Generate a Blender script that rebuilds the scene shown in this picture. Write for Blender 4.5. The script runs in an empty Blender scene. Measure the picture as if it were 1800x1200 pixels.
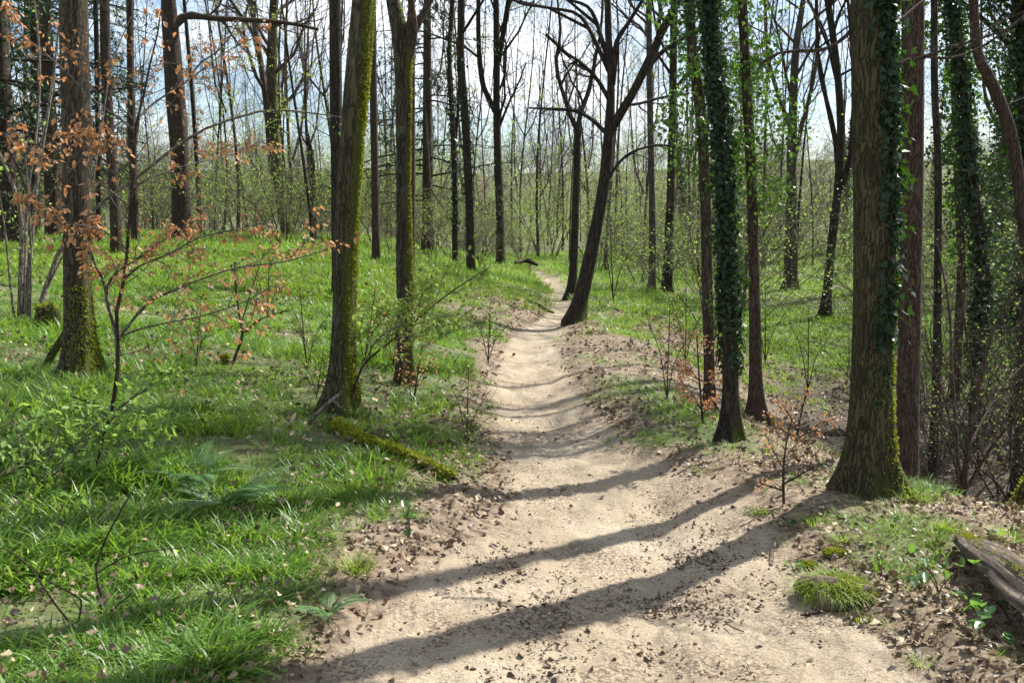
import bpy, math
import numpy as np
rng = np.random.default_rng(11)
R_ = math.radians
S = bpy.context.scene
COL = S.collection

# ------------------------------------------------------------------ camera, sky, sun, exposure
CAMH = 1.6
PITCH = math.atan(200 / 1729.0)
F = 1729.0
cam = bpy.data.cameras.new("camera"); camo = bpy.data.objects.new("camera", cam); COL.objects.link(camo)
camo.location = (0, 0, CAMH); camo.rotation_euler = (math.pi / 2 - PITCH, 0, 0)
cam.sensor_width = 36; cam.lens = F / 1800 * 36; cam.clip_start = 0.05; cam.clip_end = 2000
S.camera = camo
SUN_EL, SUN_AZ = R_(47), R_(48)                 # azimuth clockwise from +Y (view direction)
w = bpy.data.worlds.new("World"); S.world = w; w.use_nodes = True
nt = w.node_tree; nt.nodes.clear()
def N(t, typ, **kw):
    n = t.nodes.new(typ)
    for k, v in kw.items(): setattr(n, k, v)
    return n
out = N(nt, 'ShaderNodeOutputWorld'); bg = N(nt, 'ShaderNodeBackground'); bg.inputs[1].default_value = 0.08
sky = N(nt, 'ShaderNodeTexSky', sky_type='NISHITA', sun_disc=False)
sky.sun_elevation = SUN_EL; sky.sun_rotation = SUN_AZ; sky.air_density = 1.0; sky.dust_density = 0.6
tc = N(nt, 'ShaderNodeTexCoord'); mp = N(nt, 'ShaderNodeMapping'); mp.inputs['Scale'].default_value = (1, 1, 3.2)
ns = N(nt, 'ShaderNodeTexNoise'); ns.inputs['Scale'].default_value = 3.2; ns.inputs['Detail'].default_value = 7; ns.inputs['Roughness'].default_value = .55
rp = N(nt, 'ShaderNodeValToRGB'); rp.color_ramp.elements[0].position = .43; rp.color_ramp.elements[1].position = .62
mx = N(nt, 'ShaderNodeMix', data_type='RGBA'); mx.inputs[7].default_value = (9.4, 9.8, 10.3, 1)
L = nt.links.new
L(tc.outputs['Generated'], mp.inputs['Vector']); L(mp.outputs[0], ns.inputs['Vector']); L(ns.outputs['Fac'], rp.inputs[0])
L(rp.outputs[0], mx.inputs[0]); L(sky.outputs[0], mx.inputs[6]); L(mx.outputs[2], bg.inputs[0]); L(bg.outputs[0], out.inputs[0])
sl = bpy.data.lights.new("sun", 'SUN'); sl.energy = 5.0; sl.angle = R_(0.55); sl.color = (1, .97, .91)
so = bpy.data.objects.new("sun", sl); COL.objects.link(so)
sd = np.array([math.sin(SUN_AZ) * math.cos(SUN_EL), math.cos(SUN_AZ) * math.cos(SUN_EL), math.sin(SUN_EL)])
from mathutils import Vector
so.rotation_euler = Vector(sd).to_track_quat('Z', 'Y').to_euler(); so.location = (20, 20, 40)
S.view_settings.view_transform = 'Standard'; S.view_settings.look = 'None'
S.view_settings.exposure = 1.12; S.view_settings.gamma = 1; S.view_settings.use_curve_mapping = False
S.cycles.max_bounces = 6; S.cycles.diffuse_bounces = 3; S.cycles.glossy_bounces = 2; S.cycles.transmission_bounces = 3
S.cycles.transparent_max_bounces = 4; S.cycles.caustics_reflective = False; S.cycles.caustics_refractive = False

# ------------------------------------------------------------------ numeric helpers
_tab = np.random.default_rng(5).random((256, 256))
def vnoise(x, y):
    xi = np.floor(x).astype(int); yi = np.floor(y).astype(int); fx = x - xi; fy = y - yi
    fx = fx * fx * (3 - 2 * fx); fy = fy * fy * (3 - 2 * fy)
    a = _tab[xi % 256, yi % 256]; b = _tab[(xi + 1) % 256, yi % 256]; c = _tab[xi % 256, (yi + 1) % 256]; d = _tab[(xi + 1) % 256, (yi + 1) % 256]
    return (a * (1 - fx) + b * fx) * (1 - fy) + (c * (1 - fx) + d * fx) * fy - .5
def fbm(x, y, o=3):
    s = 0; a = 1
    for k in range(o):
        s = s + a * vnoise(x * 2 ** k + 17.3 * k, y * 2 ** k + 5.1 * k); a *= .5
    return s
def ss(a, b, x):
    t = np.clip((x - a) / (b - a), 0, 1); return t * t * (3 - 2 * t)
def nrm(v): return v / (np.linalg.norm(v, axis=-1, keepdims=True) + 1e-9)
cp, sp = math.cos(PITCH), math.sin(PITCH)
def ray(px, py):
    a = (px - 900) / F; b = (600 - py) / F
    return np.array([a, cp + b * sp, -sp + b * cp])
def flat(px, py):
    d = ray(px, py); t = -CAMH / d[2]; return d[0] * t, d[1] * t
PL = [(470, 1290), (560, 1200), (640, 1105), (690, 1050), (765, 985), (850, 940), (897, 880), (893, 800), (868, 740), (865, 680), (880, 620), (905, 588), (945, 565), (962, 548), (966, 530), (960, 510), (946, 493), (932, 478)]
PR = [(1820, 1300), (1640, 1200), (1540, 1110), (1430, 1040), (1370, 950), (1325, 880), (1230, 832), (1120, 790), (1060, 740), (1022, 700), (992, 650), (980, 610), (1003, 568), (1015, 545), (1013, 525), (1004, 505), (986, 490), (962, 477)]
pl = np.array([flat(*p) for p in PL]); pr = np.array([flat(*p) for p in PR])
pl = np.vstack([[pl[0, 0] - .6, -6], pl, [-1.2, 45], [-5, 60]]); pr = np.vstack([[pr[0, 0] + .5, -6], pr, [.1, 45], [-4, 60]])
def lat(x, y):
    xl = np.interp(y, pl[:, 1], pl[:, 0]); xr = np.interp(y, pr[:, 1], pr[:, 0])
    return np.maximum(xl - x, 0), np.maximum(x - xr, 0), (x - xl) / (xr - xl)
AY = [-5, 3, 5, 7, 10, 15, 20, 30, 60]; AV = [.2, .25, .45, 1.3, 1.6, 1.35, .75, .5, .1]
def Hh(x, y):
    x = np.asarray(x, float); y = np.asarray(y, float)
    a, b, u = lat(x, y); r = np.hypot(x, y)
    s = np.interp(y, [-5, 3, 8, 20, 60], [.05, .07, .15, .24, .24])
    h = 1.3 * (1 - np.exp(-a * s)) + .07 * ss(0, .35, a)
    h = h - np.interp(y, AY, AV) * ss(.7, 4.2, b) + .05 * ss(0, .3, b)
    off = ss(0, 1.2, a + b)
    h = h + off * (.10 * fbm(x * .8, y * .8) + .22 * ss(10, 30, r) * fbm(x * .13 + 3, y * .13))
    inn = (a + b) == 0
    rut = .022 * fbm(x * 2.2, y * 1.1 + 9) - .06 * np.where(inn, np.sin(np.clip(u, 0, 1) * math.pi), 0)
    rut = rut - .035 * np.exp(-((x - (-.02 + .16 * y)) / .11) ** 2) * ss(3, 3.6, y) * (1 - ss(6, 8, y))
    h = h + rut * (1 - off)
    h = h + 7.0 * ss(75, 170, r) + 5 * ss(140, 260, r) + 1.3 * ss(40, 70, r) * ss(-5, 20, x) + 7 * ss(90, 180, r) * fbm(x * .018 + 3, y * .018 + 8)
    return h
def hit(px, py):
    d = ray(px, py); t = np.linspace(2, 90, 9000); P = np.array([0, 0, CAMH]) + d * t[:, None]
    k = np.argmax(P[:, 2] < Hh(P[:, 0], P[:, 1])); 
    if k == 0: k = len(t) - 1
    return P[k, 0], P[k, 1]
def at(px, py, Y):                                 # pixel -> point on the upright plane at distance Y
    d = ray(px, py); t = Y / d[1]; return np.array([d[0] * t, Y, CAMH + d[2] * t])
def topix(x, y, z=0.):
    z = z - CAMH; f_ = y * cp - z * sp; u_ = y * sp + z * cp
    return 900 + F * x / f_, 600 - F * u_ / f_

# ------------------------------------------------------------------ mesh helpers
def make_mesh(name, V, Q=None, T=None, smooth=False, mat=None):
    me = bpy.data.meshes.new(name); V = np.asarray(V, np.float32)
    nq = 0 if Q is None else len(Q); ntr = 0 if T is None else len(T)
    me.vertices.add(len(V)); me.vertices.foreach_set('co', V.ravel())
    loops = np.concatenate([np.asarray(a, np.int32).ravel() for a in (Q, T) if a is not None and len(a)])
    me.loops.add(len(loops)); me.loops.foreach_set('vertex_index', loops)
    me.polygons.add(nq + ntr)
    st = np.concatenate([np.arange(nq) * 4, nq * 4 + np.arange(ntr) * 3]).astype(np.int32)
    me.polygons.foreach_set('loop_start', st)
    if smooth: me.polygons.foreach_set('use_smooth', np.ones(nq + ntr, bool))
    me.update(calc_edges=True)
    if mat: me.materials.append(mat)
    return me
def link(name, me, parent=None, loc=None):
    o = bpy.data.objects.new(name, me); COL.objects.link(o)
    if parent: o.parent = parent
    if loc is not None: o.location = loc
    return o
def thing(name, label, cat, loc=(0, 0, 0), group=None, rz=0):
    o = bpy.data.objects.new(name, None); COL.objects.link(o); o.location = loc; o.rotation_euler = (0, 0, rz)
    o.empty_display_size = .2
    o['label'] = label; o['category'] = cat
    if group: o['group'] = group
    return o
def tag(o, label=None, cat=None, group=None, kind=None):
    for k, v in (('label', label), ('category', cat), ('group', group), ('kind', kind)):
        if v: o[k] = v
    return o
class Geo:
    def __init__(s): s.V = []; s.Q = []; s.T = []; s.n = 0
    def add(s, V, Q=None, T=None):
        s.V.append(V)
        if Q is not None: s.Q.append(Q + s.n)
        if T is not None: s.T.append(T + s.n)
        s.n += len(V)
    def mesh(s, name, mat=None, smooth=False):
        return make_mesh(name, np.concatenate(s.V), np.concatenate(s.Q) if s.Q else None, np.concatenate(s.T) if s.T else None, smooth, mat)
def tubes(g, P, R, sides=5):
    T, n, _ = P.shape
    tg = nrm(np.gradient(P, axis=1)); d = nrm(P[:, -1] - P[:, 0])
    ref = np.where(np.abs(d[:, 2:3]) > .7, np.array([[1., .1, 0]]), np.array([[0, 0, 1.]]))[:, None, :]
    U = nrm(np.cross(tg, np.broadcast_to(ref, tg.shape))); W = np.cross(tg, U)
    a = np.arange(sides) * 2 * math.pi / sides
    V = P[:, :, None, :] + R[:, :, None, None] * (np.cos(a)[None, None, :, None] * U[:, :, None, :] + np.sin(a)[None, None, :, None] * W[:, :, None, :])
    i = np.arange(T)[:, None, None] * n * sides; j = np.arange(n - 1)[None, :, None] * sides; k = np.arange(sides)[None, None, :]; k2 = (k + 1) % sides
    q = np.stack([i + j + k, i + j + k2, i + j + sides + k2, i + j + sides + k], -1).reshape(-1, 4)
    g.add(V.reshape(-1, 3), q)
def cr(pts, n):                                    # smooth curve through points, n samples
    p = np.asarray(pts, float); m = len(p)
    if m == 2: return p[0] + (p[1] - p[0]) * np.linspace(0, 1, n)[:, None]
    e = np.vstack([2 * p[0] - p[1], p, 2 * p[-1] - p[-2]])
    s = np.concatenate([[0], np.cumsum(np.linalg.norm(np.diff(p[:, :3], axis=0), axis=1))]); s /= s[-1]
    t = np.interp(np.linspace(0, 1, n), s, np.arange(m)); i = np.minimum(t.astype(int), m - 2); f = (t - i)[:, None]
    a, b, c, d = e[i], e[i + 1], e[i + 2], e[i + 3]
    return .5 * (2 * b + (c - a) * f + (2 * a - 5 * b + 4 * c - d) * f ** 2 + (3 * b - a - 3 * c + d) * f ** 3)
def grow(P, R, k, t=(.2, .98), Lf=.5, ang=(30, 60), rr=.55, up=.05, wob=.18, n=5, tip=.25, absL=None, rmin=.0015, side=None, rmax=9):
    T, m, _ = P.shape; idx = np.repeat(np.arange(T), k); K = T * k
    tt = t[0] + (t[1] - t[0]) * ((np.tile(np.arange(k), T) + rng.random(K)) / k)
    f = tt * (m - 1); i = np.minimum(f.astype(int), m - 2); fr = (f - i)[:, None]
    o = P[idx, i] * (1 - fr) + P[idx, i + 1] * fr; tan = nrm(P[idx, i + 1] - P[idx, i]); r = (R[idx, i] * (1 - fr[:, 0]) + R[idx, i + 1] * fr[:, 0])
    pl_ = np.linalg.norm(np.diff(P, axis=1), axis=2).sum(1)[idx]
    Ln = (pl_ * Lf * (1 - .6 * (tt - t[0]) / (t[1] - t[0] + 1e-6)) if absL is None else np.full(K, absL) * (1 - .35 * tt)) * rng.uniform(.6, 1.35, K)
    rv = rng.normal(size=(K, 3))
    if side is not None: rv = rv * .35 + np.array(side) * np.where(rng.random((K, 1)) < .5, -1, 1)
    pp = nrm(rv - (rv * tan).sum(1, keepdims=True) * tan); an = np.radians(rng.uniform(ang[0], ang[1], K))[:, None]
    d = nrm(np.cos(an) * tan + np.sin(an) * pp)
    pts = [o]
    for _ in range(n):
        d = nrm(d + wob * rng.normal(size=(K, 3)) + np.array([0, 0, up])); pts.append(pts[-1] + d * (Ln / n)[:, None])
    r0 = np.minimum(np.maximum(r * rr, rmin), rmax)
    RR = np.maximum(r0[:, None] * (1 - (1 - tip) * np.linspace(0, 1, n + 1)[None]), rmin * .5)
    return np.stack(pts, 1), RR
def leaf_geo(g, tv, tf, pos, fwd, up, sc):
    fwd = nrm(fwd); sx = nrm(np.cross(fwd, up)); u = np.cross(sx, fwd); sc = np.asarray(sc)[:, None, None]
    V = pos[:, None, :] + sc * (tv[None, :, 0:1] * sx[:, None] + tv[None, :, 1:2] * fwd[:, None] + tv[None, :, 2:3] * u[:, None])
    q = np.arange(len(pos))[:, None, None] * len(tv) + tf[None]
    g.add(V.reshape(-1, 3), None, q.reshape(-1, 3))
LEAF = (np.array([[0, 0, 0], [-.3, .35, .08], [.3, .35, .08], [0, .4, -.03], [-.24, .7, .06], [.24, .7, .06], [0, 1.05, -.06]]),
        np.array([[0, 3, 1], [0, 2, 3], [1, 3, 4], [3, 2, 5], [3, 6, 4], [3, 5, 6]]))
OAKL = (np.array([[0, 0, 0], [-.16, .2, .10], [.16, .2, .08], [-.30, .42, .22], [.32, .40, .14], [-.15, .5, .08], [.14, .5, .06], [-.27, .74, .20], [.25, .7, .10], [0, 1.0, .16], [0, .3, 0], [0, .62, -.02]]),
        np.array([[0, 10, 1], [0, 2, 10], [1, 10, 3], [10, 2, 4], [3, 10, 5], [10, 4, 6], [5, 10, 11], [10, 6, 11], [5, 11, 7], [11, 6, 8], [7, 11, 9], [11, 8, 9]]))
CURL = (np.array([[0, 0, 0], [-.32, .35, .22], [.30, .3, .17], [0, .42, 0], [-.20, .75, .25], [.24, .7, .12], [.04, 1.0, .18]]), LEAF[1])
SMALL = (np.array([[0, 0, 0], [-.38, .5, .08], [.38, .5, .08], [0, 1., 0]]), np.array([[0, 3, 1], [0, 2, 3]]))
IVY = (np.array([[0, .25, -.04], [-.2, 0, 0], [.2, 0, 0], [-.55, .3, .04], [.55, .3, .04], [-.25, .5, 0], [.25, .5, 0], [0, 1.0, .05]]),
       np.array([[0, 1, 3], [0, 3, 5], [0, 5, 7], [0, 7, 6], [0, 6, 4], [0, 4, 2], [0, 2, 1]]))
def on_tubes(P, k, t0=.15):
    T, m, _ = P.shape; idx = np.repeat(np.arange(T), k); K = len(idx); f = (t0 + (1 - t0) * rng.random(K)) * (m - 1); i = np.minimum(f.astype(int), m - 2); fr = (f - i)[:, None]
    return P[idx, i] * (1 - fr) + P[idx, i + 1] * fr, nrm(P[idx, i + 1] - P[idx, i])

# ------------------------------------------------------------------ materials
def newmat(name):
    m = bpy.data.materials.new(name); m.use_nodes = True; t = m.node_tree; t.nodes.clear(); return m, t
def ramp(t, els):
    r = N(t, 'ShaderNodeValToRGB'); e = r.color_ramp.elements
    while len(e) < len(els): e.new(.5)
    for a, (p, c) in zip(e, els): a.position = p; a.color = (*c, 1) if len(c) == 3 else c
    return r
def mixc(t, f, a, b):
    m = N(t, 'ShaderNodeMix', data_type='RGBA')
    for s_, v in ((m.inputs[0], f), (m.inputs[6], a), (m.inputs[7], b)):
        if hasattr(v, 'node'): t.links.new(v, s_)
        else: s_.default_value = v if isinstance(v, float) else (*v, 1)
    return m.outputs[2]
def math_(t, op, a, b=0., c=0.):
    m = N(t, 'ShaderNodeMath', operation=op)
    for s_, v in zip(m.inputs, (a, b, c)):
        if hasattr(v, 'node'): t.links.new(v, s_)
        else: s_.default_value = v
    return m.outputs[0]
def noise(t, vec, sc, det=4, ro=.55):
    n = N(t, 'ShaderNodeTexNoise'); n.inputs['Scale'].default_value = sc; n.inputs['Detail'].default_value = det; n.inputs['Roughness'].default_value = ro
    if vec is not None: t.links.new(vec, n.inputs['Vector'])
    return n.outputs['Fac']
def bark(name, c1, c2, moss=.3, mosscol=(.12, .14, .02), scale=1., mdir=(.5, -.1, .2), low=.22, lichen=.0):
    m, t = newmat(name); o = N(t, 'ShaderNodeOutputMaterial'); b = N(t, 'ShaderNodeBsdfPrincipled'); b.inputs['Roughness'].default_value = .9
    b.inputs['Specular IOR Level'].default_value = .25
    tc = N(t, 'ShaderNodeTexCoord'); mp = N(t, 'ShaderNodeMapping'); mp.inputs['Scale'].default_value = (1, 1, .11); t.links.new(tc.outputs['Object'], mp.inputs[0])
    nn = N(t, 'ShaderNodeTexNoise'); nn.inputs['Scale'].default_value = 7; t.links.new(tc.outputs['Object'], nn.inputs['Vector'])
    sc_ = N(t, 'ShaderNodeVectorMath', operation='SCALE'); sc_.inputs['Scale'].default_value = .05; t.links.new(nn.outputs['Color'], sc_.inputs[0]); wv = N(t, 'ShaderNodeVectorMath', operation='ADD')
    t.links.new(mp.outputs[0], wv.inputs[0]); t.links.new(sc_.outputs[0], wv.inputs[1])
    rd = math_(t, 'ABSOLUTE', math_(t, 'SUBTRACT', noise(t, wv.outputs[0], 34 * scale, 3, .6), .5))
    n1 = noise(t, mp.outputs[0], 38 * scale, 7, .7); n2 = noise(t, tc.outputs['Object'], 3.1, 7, .62); n3 = noise(t, tc.outputs['Object'], 60, 4, .7)
    crk = ramp(t, [(0, (0, 0, 0)), (.075, (1, 1, 1))]); t.links.new(rd, crk.inputs[0])
    base = mixc(t, n1, c1, c2); base = mixc(t, crk.outputs[0], tuple(x * .45 for x in c1), base)
    if lichen:
        r = ramp(t, [(.56, (0, 0, 0)), (.66, (1, 1, 1))]); t.links.new(noise(t, tc.outputs['Object'], 7, 5, .6), r.inputs[0])
        base = mixc(t, math_(t, 'MULTIPLY', r.outputs[0], lichen), base, (.22, .24, .17))
    ge = N(t, 'ShaderNodeNewGeometry'); dt = N(t, 'ShaderNodeVectorMath', operation='DOT_PRODUCT'); dt.inputs[1].default_value = mdir; t.links.new(ge.outputs['Normal'], dt.inputs[0])
    sx = N(t, 'ShaderNodeSeparateXYZ'); t.links.new(tc.outputs['Object'], sx.inputs[0])
    lo = N(t, 'ShaderNodeMapRange'); lo.inputs[1].default_value = 0.1; lo.inputs[2].default_value = 1.3; lo.inputs[3].default_value = low; lo.inputs[4].default_value = 0; t.links.new(sx.outputs[2], lo.inputs[0])
    f = math_(t, 'MULTIPLY_ADD', dt.outputs['Value'], .55, math_(t, 'ADD', lo.outputs[0], math_(t, 'ADD', n2, math_(t, 'MULTIPLY', n3, .35))))
    r = ramp(t, [(0.0, (0, 0, 0)), (1., (1, 1, 1))]); mr = N(t, 'ShaderNodeMapRange'); mr.inputs[1].default_value = 1.12 - moss; mr.inputs[2].default_value = 1.34 - moss; t.links.new(f, mr.inputs[0])
    mc = mixc(t, n3, tuple(x * .6 for x in mosscol), tuple(x * 1.5 for x in mosscol))
    col = mixc(t, mr.outputs[0], base, mc); t.links.new(col, b.inputs['Base Color'])
    hgt = math_(t, 'ADD', math_(t, 'MULTIPLY', crk.outputs[0], .7), math_(t, 'ADD', n1, math_(t, 'MULTIPLY', math_(t, 'MULTIPLY', n3, 1.6), mr.outputs[0])))
    bu = N(t, 'ShaderNodeBump'); bu.inputs['Strength'].default_value = 1.; bu.inputs['Distance'].default_value = .022; t.links.new(hgt, bu.inputs['Height']); t.links.new(bu.outputs[0], b.inputs['Normal'])
    t.links.new(b.outputs[0], o.inputs[0]); return m
def leafmat(name, ca, cb, trans=.45, rough=.45, spec=.4, tcol=None, gamma=1.):
    m, t = newmat(name); o = N(t, 'ShaderNodeOutputMaterial'); b = N(t, 'ShaderNodeBsdfPrincipled'); b.inputs['Roughness'].default_value = rough; b.inputs['Specular IOR Level'].default_value = spec
    ge = N(t, 'ShaderNodeNewGeometry'); oi = N(t, 'ShaderNodeObjectInfo')
    f = math_(t, 'FRACT', math_(t, 'ADD', ge.outputs['Random Per Island'], oi.outputs['Random']))
    c = mixc(t, f, ca, cb); t.links.new(c, b.inputs['Base Color'])
    tr = N(t, 'ShaderNodeBsdfTranslucent')
    if tcol: 
        c2 = mixc(t, f, tcol, tuple(x * .75 for x in tcol)); t.links.new(c2, tr.inputs[0])
    else: t.links.new(c, tr.inputs[0])
    mx = N(t, 'ShaderNodeMixShader'); mx.inputs[0].default_value = trans
    t.links.new(b.outputs[0], mx.inputs[1]); t.links.new(tr.outputs[0], mx.inputs[2]); t.links.new(mx.outputs[0], o.inputs[0]); return m
M = {}
M['oak'] = bark('oak_bark', (.07, .052, .036), (.16, .122, .086), .18, scale=1.5)
M['bigoak'] = bark('olive_oak_bark', (.06, .052, .024), (.13, .108, .055), .30, scale=1.7, mdir=(.5, .3, .1))
M['oakmoss'] = bark('mossy_bark', (.06, .048, .026), (.13, .105, .06), .44, mdir=(.75, .15, .1), lichen=.2)
M['midmoss'] = bark('part_mossy_bark', (.05, .038, .026), (.115, .09, .062), .30, mdir=(.6, -.1, .1), lichen=.3)
M['red'] = bark('reddish_bark', (.065, .042, .032), (.15, .098, .075), .0, scale=1.9, lichen=.15)
M['dark'] = bark('dark_bark', (.03, .023, .018), (.08, .062, .047), .12)
M['grey'] = bark('grey_bark', (.07, .055, .042), (.16, .13, .10), .16, lichen=.4)
M['pale'] = bark('pale_hazel_bark', (.22, .17, .14), (.42, .35, .30), .05, scale=1.6)
M['twig'] = bark('twig_bark', (.09, .062, .045), (.19, .14, .105), .02, scale=2)
M['twiglit'] = bark('pale_lit_twig_bark', (.20, .16, .13), (.36, .31, .26), .02, scale=2)  # paler copy of the twig colour: sunlight on fine twigs painted in
M['saplingbark'] = bark('sapling_bark', (.07, .045, .035), (.15, .10, .075), .05, scale=2)
M['ivy'] = leafmat('ivy_leaf', (.007, .018, .008), (.022, .048, .017), .16, .5, .35, (.10, .24, .02))
M['ivylit'] = leafmat('ivy_leaf_sunlit', (.025, .06, .013), (.06, .12, .025), .38, .4, .4, (.18, .36, .03))  # brighter copy of the ivy colour, with the sun on it painted in
M['lime'] = leafmat('lime_spring_leaf', (.19, .27, .05), (.32, .38, .10), .45, .5, .3, (.38, .52, .09))
M['hazel'] = leafmat('hazel_leaf', (.17, .30, .06), (.26, .40, .10), .5, .5, .3, (.38, .58, .09))
M['copper'] = leafmat('dry_beech_leaf', (.48, .25, .11), (.74, .50, .29), .45, .55, .3, (.62, .25, .09))
M['conifer'] = leafmat('conifer_needle', (.018, .05, .018), (.04, .085, .03), .2, .5, .3)
M['bramble'] = leafmat('bramble_leaf', (.03, .09, .025), (.08, .18, .04), .4, .3, .5, (.20, .38, .05))
M['fern'] = leafmat('fern_leaf', (.10, .19, .08), (.16, .28, .11), .4, .45, .4, (.14, .28, .06))
M['grass'] = leafmat('grass_blade', (.10, .18, .018), (.25, .33, .055), .42, .5, .3, (.34, .50, .045))
M['strap'] = leafmat('strap_blade', (.055, .135, .02), (.17, .28, .045), .40, .42, .4, (.28, .48, .04))
M['dry'] = leafmat('dry_blade', (.38, .31, .17), (.5, .42, .26), .3, .6, .2)
M['litter'] = leafmat('dead_leaf', (.17, .11, .062), (.58, .46, .30), .22, .6, .3)
M['litterdark'] = leafmat('damp_dead_leaf', (.075, .05, .033), (.19, .13, .085), .1, .5, .4)
M['moss'] = leafmat('moss_tip', (.19, .22, .018), (.32, .34, .04), .35, .7, .1)

def ground_mat():
    m, t = newmat('woodland_floor'); o = N(t, 'ShaderNodeOutputMaterial'); b = N(t, 'ShaderNodeBsdfPrincipled'); b.inputs['Roughness'].default_value = .93; b.inputs['Specular IOR Level'].default_value = .2
    tc = N(t, 'ShaderNodeTexCoord'); ob = tc.outputs['Object']
    pm = N(t, 'ShaderNodeAttribute', attribute_name='pathmask'); gm = N(t, 'ShaderNodeAttribute', attribute_name='greenmask'); wm = N(t, 'ShaderNodeAttribute', attribute_name='dampmask')
    n1 = noise(t, ob, 1.1, 5); n2 = noise(t, ob, 14, 6, .65); n3 = noise(t, ob, 90, 5, .7); n4 = noise(t, ob, 300, 2, .6)
    sand = ramp(t, [(.3, (.24, .19, .132)), (.5, (.37, .298, .205)), (.72, (.50, .43, .325))]); t.links.new(math_(t, 'ADD', math_(t, 'MULTIPLY', n1, .6), math_(t, 'MULTIPLY', n2, .42)), sand.inputs[0])
    gr = ramp(t, [(.33, (.45, .45, .45)), (.55, (1, 1, 1)), (.8, (1.18, 1.16, 1.12))]); t.links.new(n3, gr.inputs[0])
    mul = N(t, 'ShaderNodeMix', data_type='RGBA', blend_type='MULTIPLY'); mul.inputs[0].default_value = .75; t.links.new(sand.outputs[0], mul.inputs[6]); t.links.new(gr.outputs[0], mul.inputs[7])
    # scraps of dark leaf mould trodden into the sand
    mo = noise(t, ob, 2.4, 3); v = N(t, 'ShaderNodeTexVoronoi'); v.inputs['Scale'].default_value = 60; t.links.new(ob, v.inputs['Vector'])
    dk = N(t, 'ShaderNodeMapRange'); dk.inputs[1].default_value = .45; dk.inputs[2].default_value = .60; t.links.new(math_(t, 'MULTIPLY_ADD', n2, .45, math_(t, 'MULTIPLY', mo, .6)), dk.inputs[0])
    patt = N(t, 'ShaderNodeMapRange'); patt.inputs[1].default_value = .47; patt.inputs[2].default_value = .55; t.links.new(noise(t, ob, 55, 5, .7), patt.inputs[0])
    sandc = mixc(t, math_(t, 'MULTIPLY', dk.outputs[0], math_(t, 'MULTIPLY', patt.outputs[0], .85)), mul.outputs[2], (.095, .06, .042))
    vs = ramp(t, [(0, (.06, .042, .03)), (.35, (.13, .092, .064)), (.65, (.24, .18, .125)), (1, (.38, .31, .225))]); sx = N(t, 'ShaderNodeSeparateColor'); 
    v2 = N(t, 'ShaderNodeTexVoronoi'); v2.inputs['Scale'].default_value = 26; t.links.new(ob, v2.inputs['Vector']); t.links.new(v2.outputs['Color'], sx.inputs[0])
    t.links.new(math_(t, 'MULTIPLY_ADD', n2, .5, math_(t, 'MULTIPLY', sx.outputs[0], .5)), vs.inputs[0])
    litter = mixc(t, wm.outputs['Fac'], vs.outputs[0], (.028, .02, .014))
    green = mixc(t, n2, (.035, .075, .014), (.09, .17, .03))
    gf = math_(t, 'MULTIPLY', gm.outputs['Fac'], .85)
    soil = mixc(t, math_(t, 'MULTIPLY', gf, math_(t, 'MULTIPLY_ADD', noise(t, ob, 5, 4), 1.2, .15)), litter, green)
    pf = N(t, 'ShaderNodeMapRange'); pf.inputs[1].default_value = .36; pf.inputs[2].default_value = .66
    t.links.new(math_(t, 'ADD', pm.outputs['Fac'], math_(t, 'MULTIPLY', math_(t, 'SUBTRACT', n2, .5), .55)), pf.inputs[0])
    col = mixc(t, pf.outputs[0], soil, sandc)
    t.links.new(col, b.inputs['Base Color'])
    bu = N(t, 'ShaderNodeBump'); bu.inputs['Strength'].default_value = .8; bu.inputs['Distance'].default_value = .02
    t.links.new(math_(t, 'ADD', math_(t, 'MULTIPLY', n2, 1.), math_(t, 'MULTIPLY', n3, .6)), bu.inputs['Height']); t.links.new(bu.outputs[0], b.inputs['Normal'])
    t.links.new(b.outputs[0], o.inputs[0]); return m
M['ground'] = ground_mat()

# ------------------------------------------------------------------ masks
def pathmask(x, y):
    a, b, u = lat(x, y); e = a + b; w_ = np.interp(y, [3, 8, 20], [.32, .2, .15])
    inner = np.minimum(u, 1 - u) * np.interp(y, pl[:, 1], np.interp(pl[:, 1], pr[:, 1], pr[:, 0]) - pl[:, 0])
    return np.where(e > 0, .5 - .5 * np.clip(e / w_, 0, 1), .5 + .5 * np.clip(inner / .2, 0, 1)) * (1 - ss(34, 42, y))
def greenmask(x, y):
    a, b, u = lat(x, y); n = fbm(x * 1.1 + 31, y * 1.1) ; n2 = fbm(x * .45 + 3, y * .45 + 40)
    edge = np.interp(y, [2, 4, 6, 8, 10, 30], [.30, .42, .55, .3, .3, .15])
    g = ss(edge * .3, edge * 1.4, a + n * .55) * np.clip(1.05 + .6 * n2, .6, 1)
    px = x / np.maximum(y, .5)
    bank = np.clip(1.0 * np.exp(-((a - .6) / .9) ** 2) * ss(13, 15, y) * (1 - ss(22, 25, y)), 0, 1)  # bare bank inside the bend
    g = g * (1 - .85 * bank)
    near = .10 + 1.0 * ss(.03, .32, n) * ss(.15, .5, b)                            # tufts along the near right verge
    mid = .05 + .75 * ss(.12, .42, n + .5 * n2)
    ver = np.exp(-((b - .6) / .4) ** 2) * ss(6.3, 7, y) * (1 - ss(9.5, 11, y)) * .8
    far = ss(15.5, 23, y + b * .3) * np.clip(.85 + n2, .35, 1)
    r_ = np.where(y < 6, near, mid) * (b > 0)
    r_ = np.maximum(np.maximum(r_, far * (b > 0)), ver)
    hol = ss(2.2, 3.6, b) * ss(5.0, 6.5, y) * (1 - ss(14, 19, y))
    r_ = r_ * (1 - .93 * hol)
    return np.clip(g + r_, 0, 1) * (1 - pathmask(x, y)) 
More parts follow.
